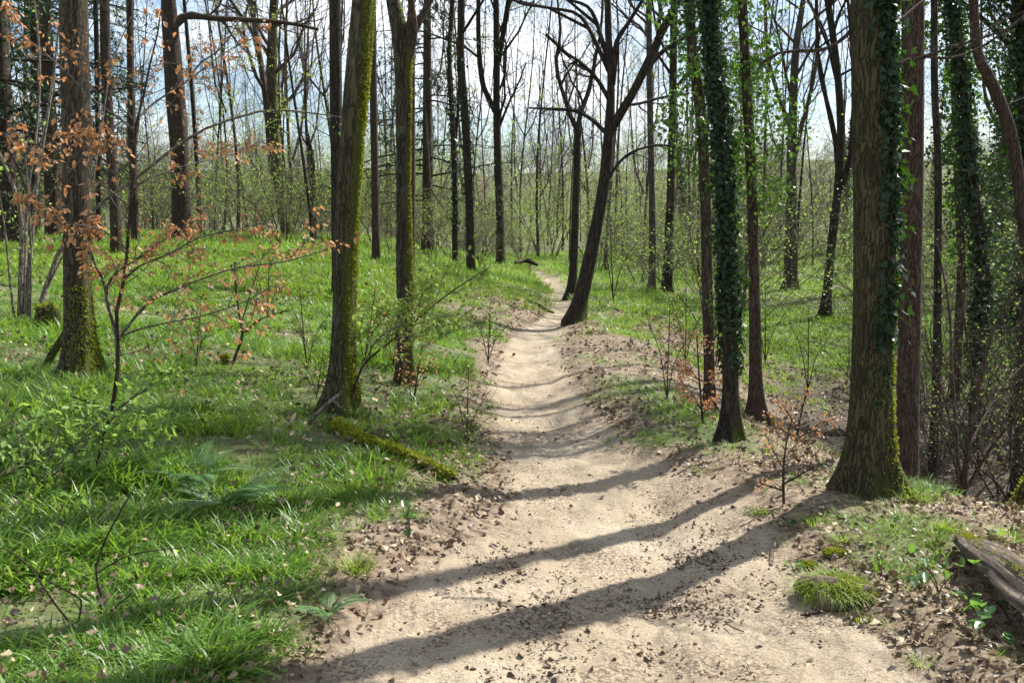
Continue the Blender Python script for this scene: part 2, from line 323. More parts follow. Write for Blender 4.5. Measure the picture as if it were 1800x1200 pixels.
def dampmask(x, y):
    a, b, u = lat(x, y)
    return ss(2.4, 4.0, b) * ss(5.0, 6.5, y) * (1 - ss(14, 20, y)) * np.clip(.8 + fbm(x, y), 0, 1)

# ------------------------------------------------------------------ ground and path (one polar sheet, split along the path edge)
def build_ground():
    ds = np.concatenate([np.arange(.5, 2.6, .06), 2.6 * 1.0085 ** np.arange(0, 570)]); ds = np.append(ds, [420, 600, 900])
    an = np.concatenate([np.arange(-180, -34, 3), np.arange(-34, 34, .105), np.arange(34, 180, 3)]); an = np.radians(an)
    D, A = np.meshgrid(ds, an, indexing='ij'); x = D * np.sin(A); y = D * np.cos(A); z = Hh(x, y)
    fine = (D < 14) & (np.abs(A) < .6)
    z = z + np.where(fine, .020 * fbm(x * 7, y * 3.5) + .010 * fbm(x * 28, y * 28, 2), 0)
    V = np.stack([x, y, z], -1).reshape(-1, 3); nr, nc = D.shape
    i = np.arange(nr - 1)[:, None] * nc; j = np.arange(nc)[None]; j2 = (j + 1) % nc
    Q = np.stack([i + j, i + j2, i + nc + j2, i + nc + j], -1).reshape(-1, 4)
    c = V[Q].mean(1); mk = pathmask(c[:, 0], c[:, 1]) > .47
    for nm, sel in (('dirt_path', mk), ('woodland_ground', ~mk)):
        q = Q[sel]; extra = None
        uq, inv = np.unique(q, return_inverse=True); v = V[uq]; qq = inv.reshape(-1, 4); T = None
        if nm != 'dirt_path':
            pass
        me = make_mesh(nm, v, qq, T, True, M['ground'])
        for an_, fn in (('pathmask', pathmask), ('greenmask', greenmask), ('dampmask', dampmask)):
            at_ = me.attributes.new(an_, 'FLOAT', 'POINT'); at_.data.foreach_set('value', fn(v[:, 0], v[:, 1]).astype(np.float32))
        tag(link(nm, me), kind='structure')
    k = 48; a = np.arange(k) * 2 * math.pi / k                      # the round patch under the camera
    v = np.vstack([[0, 0, Hh(0, 0)], np.stack([.52 * np.sin(a), .52 * np.cos(a), Hh(.52 * np.sin(a), .52 * np.cos(a)) - .004], -1)])
    me = make_mesh('path_patch', v, None, np.stack([np.zeros(k, int), (np.arange(k) + 1) % k + 1, np.arange(k) + 1], -1), True, M['ground'])
    at_ = me.attributes.new('pathmask', 'FLOAT', 'POINT'); at_.data.foreach_set('value', np.ones(k + 1, np.float32))
    tag(link('path_patch', me), kind='structure')
build_ground()

# ------------------------------------------------------------------ scatter (stuff only)
def scatter(name, pts, rot, scl, vi, variants, label=None):
    me = bpy.data.meshes.new(name); me.vertices.add(len(pts)); me.vertices.foreach_set('co', np.asarray(pts, np.float32).ravel())
    for nm, ty, arr in (('rot', 'FLOAT_VECTOR', rot), ('scl', 'FLOAT', scl), ('vi', 'INT', vi)):
        a = me.attributes.new(nm, ty, 'POINT'); a.data.foreach_set('vector' if ty == 'FLOAT_VECTOR' else 'value', np.asarray(arr, np.float32 if ty != 'INT' else np.int32).ravel())
    o = link(name, me); g = bpy.data.node_groups.new(name, 'GeometryNodeTree')
    g.interface.new_socket('Geometry', in_out='INPUT', socket_type='NodeSocketGeometry'); g.interface.new_socket('Geometry', in_out='OUTPUT', socket_type='NodeSocketGeometry')
    gi = g.nodes.new('NodeGroupInput'); go = g.nodes.new('NodeGroupOutput'); ip = g.nodes.new('GeometryNodeInstanceOnPoints'); jn = g.nodes.new('GeometryNodeJoinGeometry')
    for v in variants[::-1]:                                        # the join hands the last link out first
        oi = g.nodes.new('GeometryNodeObjectInfo'); oi.inputs['Object'].default_value = v; oi.inputs['As Instance'].default_value = True; g.links.new(oi.outputs['Geometry'], jn.inputs[0])
    def attr(nm, ty):
        n = g.nodes.new('GeometryNodeInputNamedAttribute'); n.data_type = ty; n.inputs['Name'].default_value = nm; return n.outputs[0]
    er = g.nodes.new('FunctionNodeEulerToRotation'); g.links.new(attr('rot', 'FLOAT_VECTOR'), er.inputs[0])
    g.links.new(gi.outputs[0], ip.inputs['Points']); g.links.new(jn.outputs[0], ip.inputs['Instance']); ip.inputs['Pick Instance'].default_value = True
    g.links.new(attr('vi', 'INT'), ip.inputs['Instance Index']); g.links.new(er.outputs[0], ip.inputs['Rotation']); g.links.new(attr('scl', 'FLOAT'), ip.inputs['Scale'])
    g.links.new(ip.outputs[0], go.inputs[0]); md = o.modifiers.new('scatter', 'NODES'); md.node_group = g
    tag(o, label, None, None, 'stuff'); return o
def proto(me): return bpy.data.objects.new(me.name, me)           # never linked: only a source for the scatter
def tuft_geo(g, nb, rad, ln, wd, arch, c=(0, 0, 0)):
    a = rng.random(nb) * 2 * math.pi; r = rad * np.sqrt(rng.random(nb)); o = np.stack([np.cos(a) * r, np.sin(a) * r, np.zeros(nb)], -1) + np.array(c)
    h = a + rng.normal(size=nb) * .6; dv = np.stack([np.cos(h), np.sin(h), np.zeros(nb)], -1); sv = np.stack([-np.sin(h), np.cos(h), np.zeros(nb)], -1)
    l = ln * rng.uniform(.55, 1.25, nb)[:, None]; w_ = wd * rng.uniform(.7, 1.2, nb)[:, None]; ar = arch * rng.uniform(.4, 1.4, nb)[:, None]
    rows = []
    z = np.array([[0, 0, 1.]]); th = .15 + .3 * rng.random((nb, 1)); p = o - z * .02
    for k, ww in enumerate((.8, 1., .75, .0)):
        if ww: rows += [p - sv * w_ * ww * .5, p + sv * w_ * ww * .5]
        else: rows += [p]
        th = th + ar * .55; p = p + l / 3 * (np.cos(th) * z + np.sin(th) * dv)
    V = np.stack(rows, 1); b = np.arange(nb)[:, None] * 7
    Q = np.concatenate([b + np.array([[0, 1, 3, 2]]), b + np.array([[2, 3, 5, 4]])]); T = b + np.array([[4, 5, 6]])
    g.add(V.reshape(-1, 3), Q, T)
def tuft(name, nb, rad, ln, wd, arch, mat):
    g = Geo(); tuft_geo(g, nb, rad, ln, wd, arch); return proto(g.mesh(name, M[mat]))
def polar_points(n, d0, d1, amax=36, p=1.0):
    d = (d0 ** p + (d1 ** p - d0 ** p) * rng.random(n)) ** (1 / p); a = np.radians(rng.uniform(-amax, amax, n)); return d * np.sin(a), d * np.cos(a)
tufts = [tuft('tuft', 16, .07, .20, .010, .75, 'strap'), tuft('tuft', 14, .06, .16, .008, .6, 'strap'), tuft('tuft', 22, .05, .15, .004, .55, 'grass'),
         tuft('tuft', 26, .08, .13, .004, .8, 'grass'), tuft('tuft', 12, .08, .14, .004, 1.0, 'dry'), tuft('tuft', 14, .05, .11, .006, .9, 'grass'), tuft('weed', 11, .04, .07, .024, 1.3, 'hazel'), tuft('weed', 9, .05, .06, .03, 1.5, 'lime')]
fars = [tuft('far_tuft', 26, .16, .15, .010, .7, 'grass'), tuft('far_tuft', 22, .18, .18, .013, .8, 'strap'), tuft('far_tuft', 26, .2, .12, .010, .9, 'grass')]
def nrm_tilt(x, y, k=1.):
    e = .05; dx = (Hh(x + e, y) - Hh(x - e, y)) / (2 * e); dy = (Hh(x, y + e) - Hh(x, y - e)) / (2 * e); return dx, dy
X = []; 
for d0, d1, n in ((2.6, 4.5, 7500), (4.5, 8, 15500), (8, 14, 26000)):
    x, y = polar_points(n, d0, d1, 37, 1.6); X.append(np.stack([x, y], -1))
X = np.concatenate(X); g_ = greenmask(X[:, 0], X[:, 1]); clump = ss(-.25, .12, fbm(X[:, 0] * 2.1, X[:, 1] * 2.1 + 7, 2))
X = X[rng.random(len(X)) < g_ * (.10 + .90 * clump)]; x, y = X.T
sz = rng.uniform(.5, 1.15, len(x)) * (.8 + .7 * np.clip(fbm(x * 1.3 + 50, y * 1.3), -.3, .4)) * np.where(lat(x, y)[1] > 0, .75, 1) * (.75 + .35 * ss(.1, .8, greenmask(x, y)))
fine_ = fbm(x * .6 + 9, y * .6) + .25 * (lat(x, y)[1] > 0); vi = np.where(rng.random(len(x)) < ss(-.1, .5, fine_), rng.integers(2, 6, len(x)), rng.integers(0, 2, len(x)))
vi = np.where((vi == 4) & (rng.random(len(x)) < .82), 0, vi)
wd_ = (rng.random(len(x)) < .16 * ss(-.2, .25, fbm(x * .9 + 60, y * .9))); vi = np.where(wd_, rng.integers(6, 8, len(x)), vi); sz = np.where(wd_, sz * 1.15, sz)
scatter('grass', np.stack([x, y, Hh(x, y)], -1), np.stack([rng.normal(size=len(x)) * .12, rng.normal(size=len(x)) * .12, rng.random(len(x)) * 6.28], -1), sz, vi, tufts, 'bright green grass and strap-leaved bluebell tufts covering the near woodland floor')
X = []
for d0, d1, n in ((14, 26, 24000), (26, 60, 24000)):
    x, y = polar_points(n, d0, d1, 38, 1.5); X.append(np.stack([x, y], -1))
X = np.concatenate(X); X = X[rng.random(len(X)) < greenmask(X[:, 0], X[:, 1])]; x, y = X.T
scatter('far_grass', np.stack([x, y, Hh(x, y)], -1), np.stack([rng.normal(size=len(x)) * .1, rng.normal(size=len(x)) * .1, rng.random(len(x)) * 6.28], -1), rng.uniform(.7, 1.3, len(x)) * np.interp(y, [14, 40], [.85, 1.5]), rng.integers(0, 3, len(x)), fars, 'low green grass covering the far slopes of the wood')
# leaf litter
def leafproto(mat, s, tmpl, lobes=False):
    tv, tf = tmpl; g = Geo(); v = tv.copy() * s; v[:, 2] += rng.normal(size=len(v)) * .10 * s; v[:, :2] += rng.normal(size=(len(v), 2)) * .07 * s; g.add(v, None, tf)
    return proto(g.mesh('dead_leaf', M[mat]))
lits = [leafproto(m_, s_, t_) for m_, s_, t_ in (('litter', .055, CURL), ('litter', .075, OAKL), ('litterdark', .06, LEAF), ('litterdark', .06, CURL), ('litterdark', .07, OAKL), ('litter', .04, CURL), ('litter', .075, OAKL), ('litterdark', .07, OAKL))]
X = []
for d0, d1, n in ((2.6, 5, 17000), (5, 9, 28000), (9, 22, 36000)):
    x, y = polar_points(n, d0, d1, 37, 1.5); X.append(np.stack([x, y], -1))
X = np.concatenate(X); x, y = X.T; a_, b_, u_ = lat(x, y); pm_ = pathmask(x, y)
den = np.where(pm_ > .6, .018, (1.0 - .72 * greenmask(x, y))) * np.where((pm_ > .38) & (pm_ <= .6), .35, 1.) * np.clip(.75 + 1.6 * fbm(x * 1.4, y * 1.4 + 77), .1, 1)
k = rng.random(len(x)) < den; x, y = x[k], y[k]
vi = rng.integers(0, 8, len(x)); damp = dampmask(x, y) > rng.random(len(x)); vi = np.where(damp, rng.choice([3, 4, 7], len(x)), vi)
scatter('leaf_litter', np.stack([x, y, Hh(x, y) + rng.uniform(.004, .02, len(x)) + (greenmask(x, y) > .3) * rng.uniform(0, .05, len(x)) * (lat(x, y)[0] > 0)], -1), np.stack([rng.normal(size=len(x)) * .65, rng.normal(size=len(x)) * .65, rng.random(len(x)) * 6.28], -1), rng.uniform(.45, 1.2, len(x)) * np.interp(y, [3, 8, 20], [.62, .75, 1.3]), vi, lits, 'dead brown leaves littering the ground beside the path')
# crumbs, clods and chips trodden into the path
def clod(mat, s):
    a = np.array([[0, 0, .5], [.5, .1, 0], [.1, .5, .05], [-.5, .1, 0], [-.1, -.45, 0], [.2, .2, -.3]]) * s; a += rng.normal(size=a.shape) * .12 * s
    T = np.array([[0, 1, 2], [0, 2, 3], [0, 3, 4], [0, 4, 1], [5, 2, 1], [5, 3, 2], [5, 4, 3], [5, 1, 4]]); return proto(make_mesh('clod', a, None, T, False, M[mat]))
def solid(name, c1, c2, sc=20):
    m, t = newmat(name); o = N(t, 'ShaderNodeOutputMaterial'); b = N(t, 'ShaderNodeBsdfPrincipled'); b.inputs['Roughness'].default_value = .9; tc = N(t, 'ShaderNodeTexCoord')
    oi = N(t, 'ShaderNodeObjectInfo'); n_ = noise(t, tc.outputs['Object'], sc, 5, .65); f = math_(t, 'MULTIPLY_ADD', oi.outputs['Random'], .5, math_(t, 'MULTIPLY', n_, .6)); t.links.new(mixc(t, f, c1, c2), b.inputs['Base Color'])
    bu = N(t, 'ShaderNodeBump'); bu.inputs['Strength'].default_value = .7; bu.inputs['Distance'].default_value = .01; t.links.new(n_, bu.inputs['Height']); t.links.new(bu.outputs[0], b.inputs['Normal']); t.links.new(b.outputs[0], o.inputs[0]); return m
M['clod'] = solid('soil_clod', (.07, .045, .032), (.17, .115, .08)); M['sand'] = solid('sandy_crumb', (.25, .18, .115), (.45, .35, .24)); M['chip'] = solid('pale_chip', (.42, .36, .29), (.66, .6, .52))
def stickp(s):
    g = Geo(); P = np.array([[[0, 0, 0], [.5, .06, .02], [1, -.03, 0]]]) * s; tubes(g, P, np.full((1, 3), .035 * s), 4); return proto(g.mesh('twig_scrap', M['twig']))
cl = [clod('clod', .017), clod('clod', .010), clod('sand', .014), clod('chip', .008), stickp(.06), stickp(.10), clod('sand', .02), leafproto('litterdark', .03, CURL)]
X = []
for d0, d1, n in ((2.6, 5, 36000), (5, 9, 24000), (9, 18, 7000)):
    x, y = polar_points(n, d0, d1, 34, 1.3); X.append(np.stack([x, y], -1))
X = np.concatenate(X); x, y = X.T; pm_ = pathmask(x, y)
rutd = np.exp(-((x - (.08 + .16 * y)) / .22) ** 2) * ss(3, 3.5, y) * (1 - ss(6.5, 8, y))
k = rng.random(len(x)) < (pm_ > .42) * np.clip(.10 + 1.6 * fbm(x * 2.1 + 5, y * 2.1, 4) + .55 * rutd, .02, .9); x, y = x[k], y[k]; rutd = rutd[k]
vi = rng.choice(8, len(x), p=[.08, .38, .2, .09, .02, .008, .06, .162]); vi = np.where((rng.random(len(x)) < .65 * rutd), 0, vi)
scatter('path_debris', np.stack([x, y, Hh(x, y) + .002], -1), np.stack([rng.normal(size=len(x)) * .3, rng.normal(size=len(x)) * .3, rng.random(len(x)) * 6.28], -1), rng.uniform(.35, 1.1, len(x)) ** 1.6 * 1.15, vi, cl, 'dark crumbs, chips and leaf scraps trodden into the sandy path')
#TREES
# ------------------------------------------------------------------ trees
def trunk_geo(P, R, flare=.0, sides=20, bump=.05, seed=0, z0=0., lobes=5, reach=.45):
    """one continuous trunk skin: uneven cross-section, buttress roots at the foot"""
    g = Geo(); n = len(P); tg = nrm(np.gradient(P, axis=0)); ref = np.array([1., .1, 0]); U = nrm(np.cross(tg, ref)); W = np.cross(tg, U)
    a = np.arange(sides) * 2 * math.pi / sides; z = P[:, 2:3]; s_ = np.concatenate([[0], np.cumsum(np.linalg.norm(np.diff(P, axis=0), axis=1))])[:, None]
    ca, sa = np.cos(a)[None], np.sin(a)[None]
    nz = 2 * vnoise(ca * 1.3 + seed * 3.1 + 10 + s_ * .5, sa * 1.3 + s_ * 1.1 + seed) + 1.0 * vnoise(ca * 3 + seed + 20 + s_, sa * 3 + s_ * 3.5)
    fl = flare * np.exp(-np.maximum(z - z0, 0) / (reach * .4)) * (.45 + .75 * np.maximum(np.cos(lobes * a[None] + seed) + .5 * np.cos(2 * a[None] + seed * 2), -.25))
    rr = R[:, None] * (1 + bump * nz + fl)
    V = P[:, None] + rr[..., None] * (ca[..., None] * U[:, None] + sa[..., None] * W[:, None])
    i = np.arange(n - 1)[:, None] * sides; k = np.arange(sides)[None]; k2 = (k + 1) % sides
    g.add(V.reshape(-1, 3), np.stack([i + k, i + k2, i + sides + k2, i + sides + k], -1).reshape(-1, 4)); return g
def resample(P, R, n):
    s = np.concatenate([[0], np.cumsum(np.linalg.norm(np.diff(P, axis=0), axis=1))]); t = np.linspace(0, s[-1], n)
    return np.stack([np.interp(t, s, P[:, k]) for k in range(3)], -1), np.interp(t, s, R)
def crown_geo(g, P, R, H, cs, k1=14, k2=6, k3=5, k4=4, Lf=.33, up=.10, wob=.16, ang=(30, 62), s1=6, twig=.0022, low=0, leaf=None, leafn=2, r1=.42, extra=None):
    """limbs, branches and twigs along the trunk above height cs; returns the twigs"""
    z = P[:, 2] - P[0, 2]; t0 = np.interp(cs, z, np.linspace(0, 1, len(P)))
    PP, RR = resample(P, R, 24); a, ar = grow(PP[None], RR[None], k1, (t0, .97), absL=H * Lf, ang=ang, rr=r1, up=up, wob=wob, n=9, rmin=.008)
    if extra:
        ex = [resample(p, r, 10) for p, r in extra]; a = np.concatenate([a, np.stack([e[0] for e in ex])]); ar = np.concatenate([ar, np.stack([e[1] for e in ex])])
    b, br = grow(a, ar, k2, (.18, .97), Lf=.45, ang=(25, 58), rr=.55, up=.05, wob=.2, n=6, rmin=.005)
    tubes(g, a, ar, s1); tubes(g, b, br, 4)
    if not k3: return b
    c, c_ = grow(b, br, k3, (.12, .97), Lf=.5, ang=(25, 60), rr=.6, up=.04, wob=.24, n=4, rmin=twig); tubes(g, c, c_, 3)
    if not k4: return c
    d, dr = grow(c, c_, k4, (.1, .97), Lf=.55, ang=(25, 60), rr=.7, up=.03, wob=.25, n=3, rmin=twig * .8); tubes(g, d, dr, 3)
    return d
def low_twigs(g, P, R, k, z0, z1, Ln=1.1, r=.004, up=.04):
    z = P[:, 2] - P[0, 2]; n = len(P); t0, t1 = np.interp([z0, z1], z, np.linspace(0, 1, n)); PP, RR = resample(P, R, 24)
    a, ar = grow(PP[None], RR[None] * 0 + r / .55, k, (t0, t1), absL=Ln, ang=(55, 95), rr=.55, up=up, wob=.22, n=7, rmin=.002); a[:, 0] = a[:, 0]
    b, br = grow(a, ar, 5, (.2, .97), Lf=.45, ang=(30, 60), rr=.6, up=.03, wob=.25, n=4, rmin=.0016)
    c, c_ = grow(b, br, 3, (.2, .97), Lf=.5, ang=(30, 60), rr=.7, up=.03, wob=.25, n=3, rmin=.0014)
    tubes(g, a, ar, 4); tubes(g, b, br, 3); tubes(g, c, c_, 3); return c
def leaves_on(g, tw, k, s, tmpl=SMALL, droop=-.3, spread=.03, t0=.2):
    p, d = on_tubes(tw, k, t0); n = len(p); p = p + rng.normal(size=(n, 3)) * spread
    f = nrm(d * .5 + rng.normal(size=(n, 3)) * .6 + np.array([0, 0, droop])); u = nrm(rng.normal(size=(n, 3)) * .5 + np.array([0, 0, 1.]))
    leaf_geo(g, tmpl[0], tmpl[1], p, f, u, s * rng.uniform(.6, 1.25, n))
def ivy_on(g, P, R, z0, z1, dens, s, off=.02, a0=0., aw=math.pi, clumps=0, co=.35, csz=200, taper=True):
    """ivy leaves hugging the trunk and, optionally, bushing out in clumps"""
    z = P[:, 2] - P[0, 2]; n = int(dens); zz = z0 + (z1 - z0) * rng.random(n) ** .9; aa_ = rng.random(n) * 2 - 1; kp = fbm(aa_ * 2.5 + z0, zz * 2.2 + z1, 3) > -.13 - .12 * rng.random(n); zz = zz[kp]; aa_ = aa_[kp]; n = len(zz)
    c = np.stack([np.interp(zz, z, P[:, k]) for k in range(3)], -1); r = np.interp(zz, z, R); a = a0 + aa_ * aw
    a = a + .5 * vnoise(zz * 1.3 + 5, zz * 0 + 3.)
    nv = np.stack([np.sin(a), -np.cos(a), 0 * a], -1)          # a = 0 faces the camera side, positive towards +X
    p = c + nv * (r + off * rng.random(n) ** 1.5 + .004)[:, None]
    f = nrm(nv * .35 + np.array([0, 0, -.75]) + rng.normal(size=(n, 3)) * .65); leaf_geo(g, *IVY, p, f, nrm(nv + rng.normal(size=(n, 3)) * .35), s * rng.uniform(.35, 1.35, n))
    for _ in range(clumps):
        zc = rng.uniform(z0 + .3, z1); c0 = np.array([np.interp(zc, z, P[:, k]) for k in range(3)]); a = a0 + (rng.random() * 2 - 1) * aw; r0 = co * rng.uniform(.3, 1.2)
        cc = c0 + np.array([math.sin(a) * r0, -math.cos(a) * r0, rng.normal() * .1]); m = int(csz * rng.uniform(.4, 1.2)); q = rng.normal(size=(m, 3)); q = nrm(q) * rng.random((m, 1)) ** .5 * np.array([.26, .26, .32]) * co / .35 * rng.uniform(.6, 1.2)
        p = cc + q; f = nrm(q * .8 + np.array([0, 0, -.4]) + rng.normal(size=(m, 3)) * .15); leaf_geo(g, *IVY, p, f, nrm(rng.normal(size=(m, 3)) * .6 + np.array([0, 0, 1.])), s * rng.uniform(.6, 1.2, m))
def px_line(pts, Y, n=26, dy=0., org=None):
    """(px,py,width px) list on the plane Y -> smooth world line and radii; dy tilts the plane away"""
    W = np.array([list(at(p[0], p[1], Y + dy * i / max(len(pts) - 1, 1))) + [p[2] / 2 * Y / F] for i, p in enumerate(pts)]); c = cr(W, n); P = c[:, :3]; r = np.maximum(c[:, 3], .001)
    if org is not None: P = P - org
    return P, r
def hero(name, label, cat, px, mat, H=17, base=None, flare=.6, cs=4.5, limbs=(), k=(12, 5, 4, 3), Lf=.3, low=(0, 0, 0), lowL=1., sides=20, ivy=None, ivymat='ivy', leaf=None, group=None, bump=.05, lobes=5, reach=.45, crown=True, seed=None, dy=0., twigm='twig', r1=.42, topr=.03, fuzz=None):
    """a tree whose trunk line and thickness are read off the photograph; it goes on above the frame to height H"""
    bx, by = px[0][0], px[0][1]
    if base is None: X0, Y0 = hit(bx, by)
    else: Y0 = base; X0 = at(bx, by, Y0)[0]
    if Y0 > 13 and crown and k == (12, 5, 4, 3): k = (18, 6, 5, 4); cs = 3.4
    Z0 = float(Hh(X0, Y0)); org = np.array([X0, Y0, Z0]); seed = seed if seed is not None else len(bpy.data.objects) * 1.7
    line = list(px); z_first = at(bx, by, Y0)[2]
    P, r = px_line(line, Y0, max(20, int(abs(px[0][1] - px[-1][1]) / 14)), dy, org)
    P = np.vstack([[P[0, 0] - (P[1, 0] - P[0, 0]) * .5, 0, -.35], P]) if P[0, 2] > -.3 else P
    r = np.concatenate([[r[0] * 1.05], r]) if len(r) < len(P) else r
    if P[1, 2] > .02:                                          # foot hidden in the photo: carry the trunk down to the ground
        m = 6; zz = np.linspace(0, P[1, 2], m, endpoint=False); P = np.vstack([P[:1], np.stack([np.full(m, P[1, 0]), np.full(m, P[1, 1]), zz], -1), P[1:]]); r = np.concatenate([r[:1], np.full(m, r[1]), r[1:]])
    if H > P[-1, 2] + 1:
        d = nrm((P[-1] - P[-4])[None])[0] * np.array([.8, .8, 1]); d = nrm(d[None])[0]; n = 16; tt = np.linspace(0, 1, n + 1)[1:, None]; L_ = H - P[-1, 2]
        wx = np.stack([np.sin(tt[:, 0] * 5 + seed) - math.sin(seed), np.cos(tt[:, 0] * 4 + seed) - math.cos(seed), tt[:, 0] * 0], -1) * .25
        ex = P[-1] + d * L_ * tt + wx * tt; P = np.vstack([P, ex]); r = np.concatenate([r, r[-1] * (1 - (1 - topr / max(r[-1], .031)) * tt[:, 0] ** .9)])
    t = thing(name, label, cat, org, group)
    link('trunk', trunk_geo(P, r, flare, sides, bump, seed, 0, lobes, reach).mesh('trunk', M[mat], True), t)
    ex = []
    g = Geo()
    for lb in limbs:
        lp, lr = px_line(lb, Y0, 14, rng.uniform(-.12, .12) * Y0 * .3 if len(lb) < 90 else 0, org)
        if lb[-1][1] <= 10:                                     # leaves the frame: goes on
            d = nrm((lp[-1] - lp[-4])[None])[0]; m = 8; q = np.linspace(0, 1, m + 1)[1:, None]; lp = np.vstack([lp, lp[-1] + d * q * H * .3]); lr = np.concatenate([lr, lr[-1] * (1 - .75 * q[:, 0])])
        ex.append((lp, lr)); tubes(g, lp[None], lr[None], 8)
    if fuzz:
        fg = Geo(); n_, z0_, z1_, a0_, aw_ = fuzz; zz = z0_ + (z1_ - z0_) * rng.random(n_) ** 1.15; a = a0_ + rng.normal(size=n_) * aw_ * .5; kp = fbm(a * 2.2 + seed, zz * 1.7, 3) > -.16; zz, a = zz[kp], a[kp]
        c = np.stack([np.interp(zz, P[:, 2], P[:, q]) for q in range(3)], -1); at_ = a + math.pi; rr_ = np.interp(zz, P[:, 2], r) * (1 + flare * np.exp(-np.maximum(zz, 0) / (reach * .4)) * (.45 + .75 * np.maximum(np.cos(lobes * at_ + seed) + .5 * np.cos(2 * at_ + seed * 2), -.25))); nv = np.stack([np.sin(a), -np.cos(a), 0 * a], -1)
        leaf_geo(fg, *SMALL, c + nv * (rr_ * (1 + rng.normal(size=len(a)) * .03) - .003)[:, None], nrm(nv + rng.normal(size=(len(a), 3)) * .7 + [0, 0, -.3]), nrm(rng.normal(size=(len(a), 3))), .017 * rng.uniform(.5, 1.4, len(a))); link('moss', fg.mesh('moss', M['moss']), t)
    if crown:
        tw = crown_geo(g, P[1:], r[1:], H, cs, *k, Lf=Lf, extra=ex, r1=r1)
        if low[0]: nq = sum(len(q) for q in g.Q); lt = low_twigs(g, P[1:], r[1:], int(low[0] * 1.5), low[1], low[2], lowL, .0045)
        cm = 'dark' if mat in ('dark',) else 'twig'
        me = g.mesh('crown', M[cm if twigm == 'twig' else twigm], True); link('crown', me, t)
        if low[0]: me.materials.append(M['twiglit']); mi = np.zeros(len(me.polygons), np.int32); mi[nq:] = 1; me.polygons.foreach_set('material_index', mi)
        if leaf:
            lg = Geo(); leaves_on(lg, tw, leaf[1], leaf[2]); 
            if low[0]: leaves_on(lg, lt, leaf[1] * 2, leaf[2])
            link('leaves', lg.mesh('leaves', M[leaf[0]]), t)
    else:
        for lp, lr in ex: bg_ = Geo(); tubes(bg_, lp[None], lr[None], 8); link('branch', bg_.mesh('branch', M['dark'], True), t)
    if ivy:
        ig = Geo()
        for iv in ivy: ivy_on(ig, P[1:], r[1:], **iv)
        link('ivy', ig.mesh('ivy', M[ivymat]), t)
    return t, P, r, org

# --- the near trunks, left of the path
hero('oak_tree', 'thick brown-barked oak trunk behind the copper-leaved sapling at the left', 'tree',
     [(144, 668, 58), (141, 600, 50), (137, 500, 47), (136, 400, 47), (135, 250, 47), (131, 120, 46), (129, 0, 46)], 'oak', 18, flare=.55, sides=40, lobes=4, reach=.5, fuzz=(1500, 0, .7, .9, 1.8), low=(6, 1.5, 3.2), lowL=1.0, k=(12, 5, 4, 2))
hero('mossy_tree', 'slanting trunk with bright moss down its right side, nearest the path on the left', 'tree',
     [(598, 722, 46), (601, 640, 41), (605, 540, 40), (609, 400, 41), (619, 250, 41), (630, 110, 40), (639, 0, 37)], 'oakmoss', 17, flare=.9, sides=40, lobes=4, low=(10, .8, 3.8), lowL=.9, k=(10, 5, 4, 2), bump=.06, fuzz=(8500, .1, 3.9, 1.3, .85))
hero('forked_mossy_tree', 'upright mossy trunk forking near the top of the photo, above the lime-leaved sapling', 'tree',
     [(715, 672, 34), (713, 600, 29), (711, 480, 29), (709, 330, 24), (709, 200, 26), (708, 90, 32), (690, 0, 22)], 'midmoss', 16, flare=.5, sides=28, limbs=[[(712, 85, 16), (735, 40, 13), (757, 0, 10)], [(712, 130, 12), (728, 60, 12), (722, 0, 11)]], low=(12, 1, 4.5), lowL=1.2, k=(10, 5, 4, 2), fuzz=(4000, .5, 4.6, 1.45, .5))
# --- trees on the left bank
hero('tree', 'straight dark trunk just left of the slanting mossy tree', 'tree', [(594, 470, 22), (592, 330, 20), (590, 160, 21), (589, 0, 20)], 'dark', 18, base=14.5, flare=.4, low=(10, 2, 7), lowL=1.5)
hero('tree', 'slim brown trunk seen just right of the slanting mossy tree', 'tree', [(661, 430, 14), (659, 300, 13), (656, 150, 13), (655, 0, 12)], 'red', 17, base=22, flare=.4, low=(8, 2, 9), lowL=1.6)
hero('tree', 'straight reddish trunk touching the right side of the forked mossy tree', 'tree', [(722, 500, 13), (724, 330, 12), (724, 170, 11), (725, 0, 10)], 'red', 17, base=13, flare=.4, k=(9, 5, 4, 2), low=(6, 2, 6), lowL=1.2)
hero('tree', 'big bare trunk with a side bough near its top, right of the copper-leaved sapling', 'tree', [(320, 425, 36), (318, 330, 30), (314, 240, 32), (306, 140, 32), (300, 60, 28), (296, 0, 24)], 'red', 18, flare=.5, limbs=[[(306, 45, 16), (330, 26, 12), (370, 32, 10), (430, 35, 9), (500, 40, 7), (560, 52, 5)]], sides=24, low=(10, 2, 8), lowL=1.6)
hero('tree', 'tall tree leaning left with a pale mossy foot on the grassy crest', 'tree', [(510, 418, 24), (497, 370, 20), (487, 290, 19), (480, 190, 18), (478, 100, 17), (482, 0, 15)], 'midmoss', 18, flare=.5, limbs=[[(500, 380, 10), (478, 290, 11), (468, 180, 11), (455, 90, 10), (440, 0, 9)]], low=(9, 2, 9), lowL=1.6)
hero('dead_tree', 'broken black dead stem standing on the grassy crest', 'dead tree', [(551, 424, 12), (550, 340, 11), (547, 280, 11), (543, 252, 8), (538, 215, 4), (537, 150, 3), (538, 90, 2)], 'dark', 0, flare=.3, crown=False, limbs=[[(550, 370, 4), (563, 352, 3), (585, 350, 2)], [(545, 258, 5), (533, 245, 3), (528, 225, 2)]], sides=12)
hero('tree', 'brown trunk close to the right of the thick oak trunk', 'tree', [(205, 430, 20), (200, 330, 17), (192, 230, 17), (186, 120, 17), (184, 0, 16)], 'red', 17, base=17, flare=.4, low=(10, 2, 7), lowL=1.5)
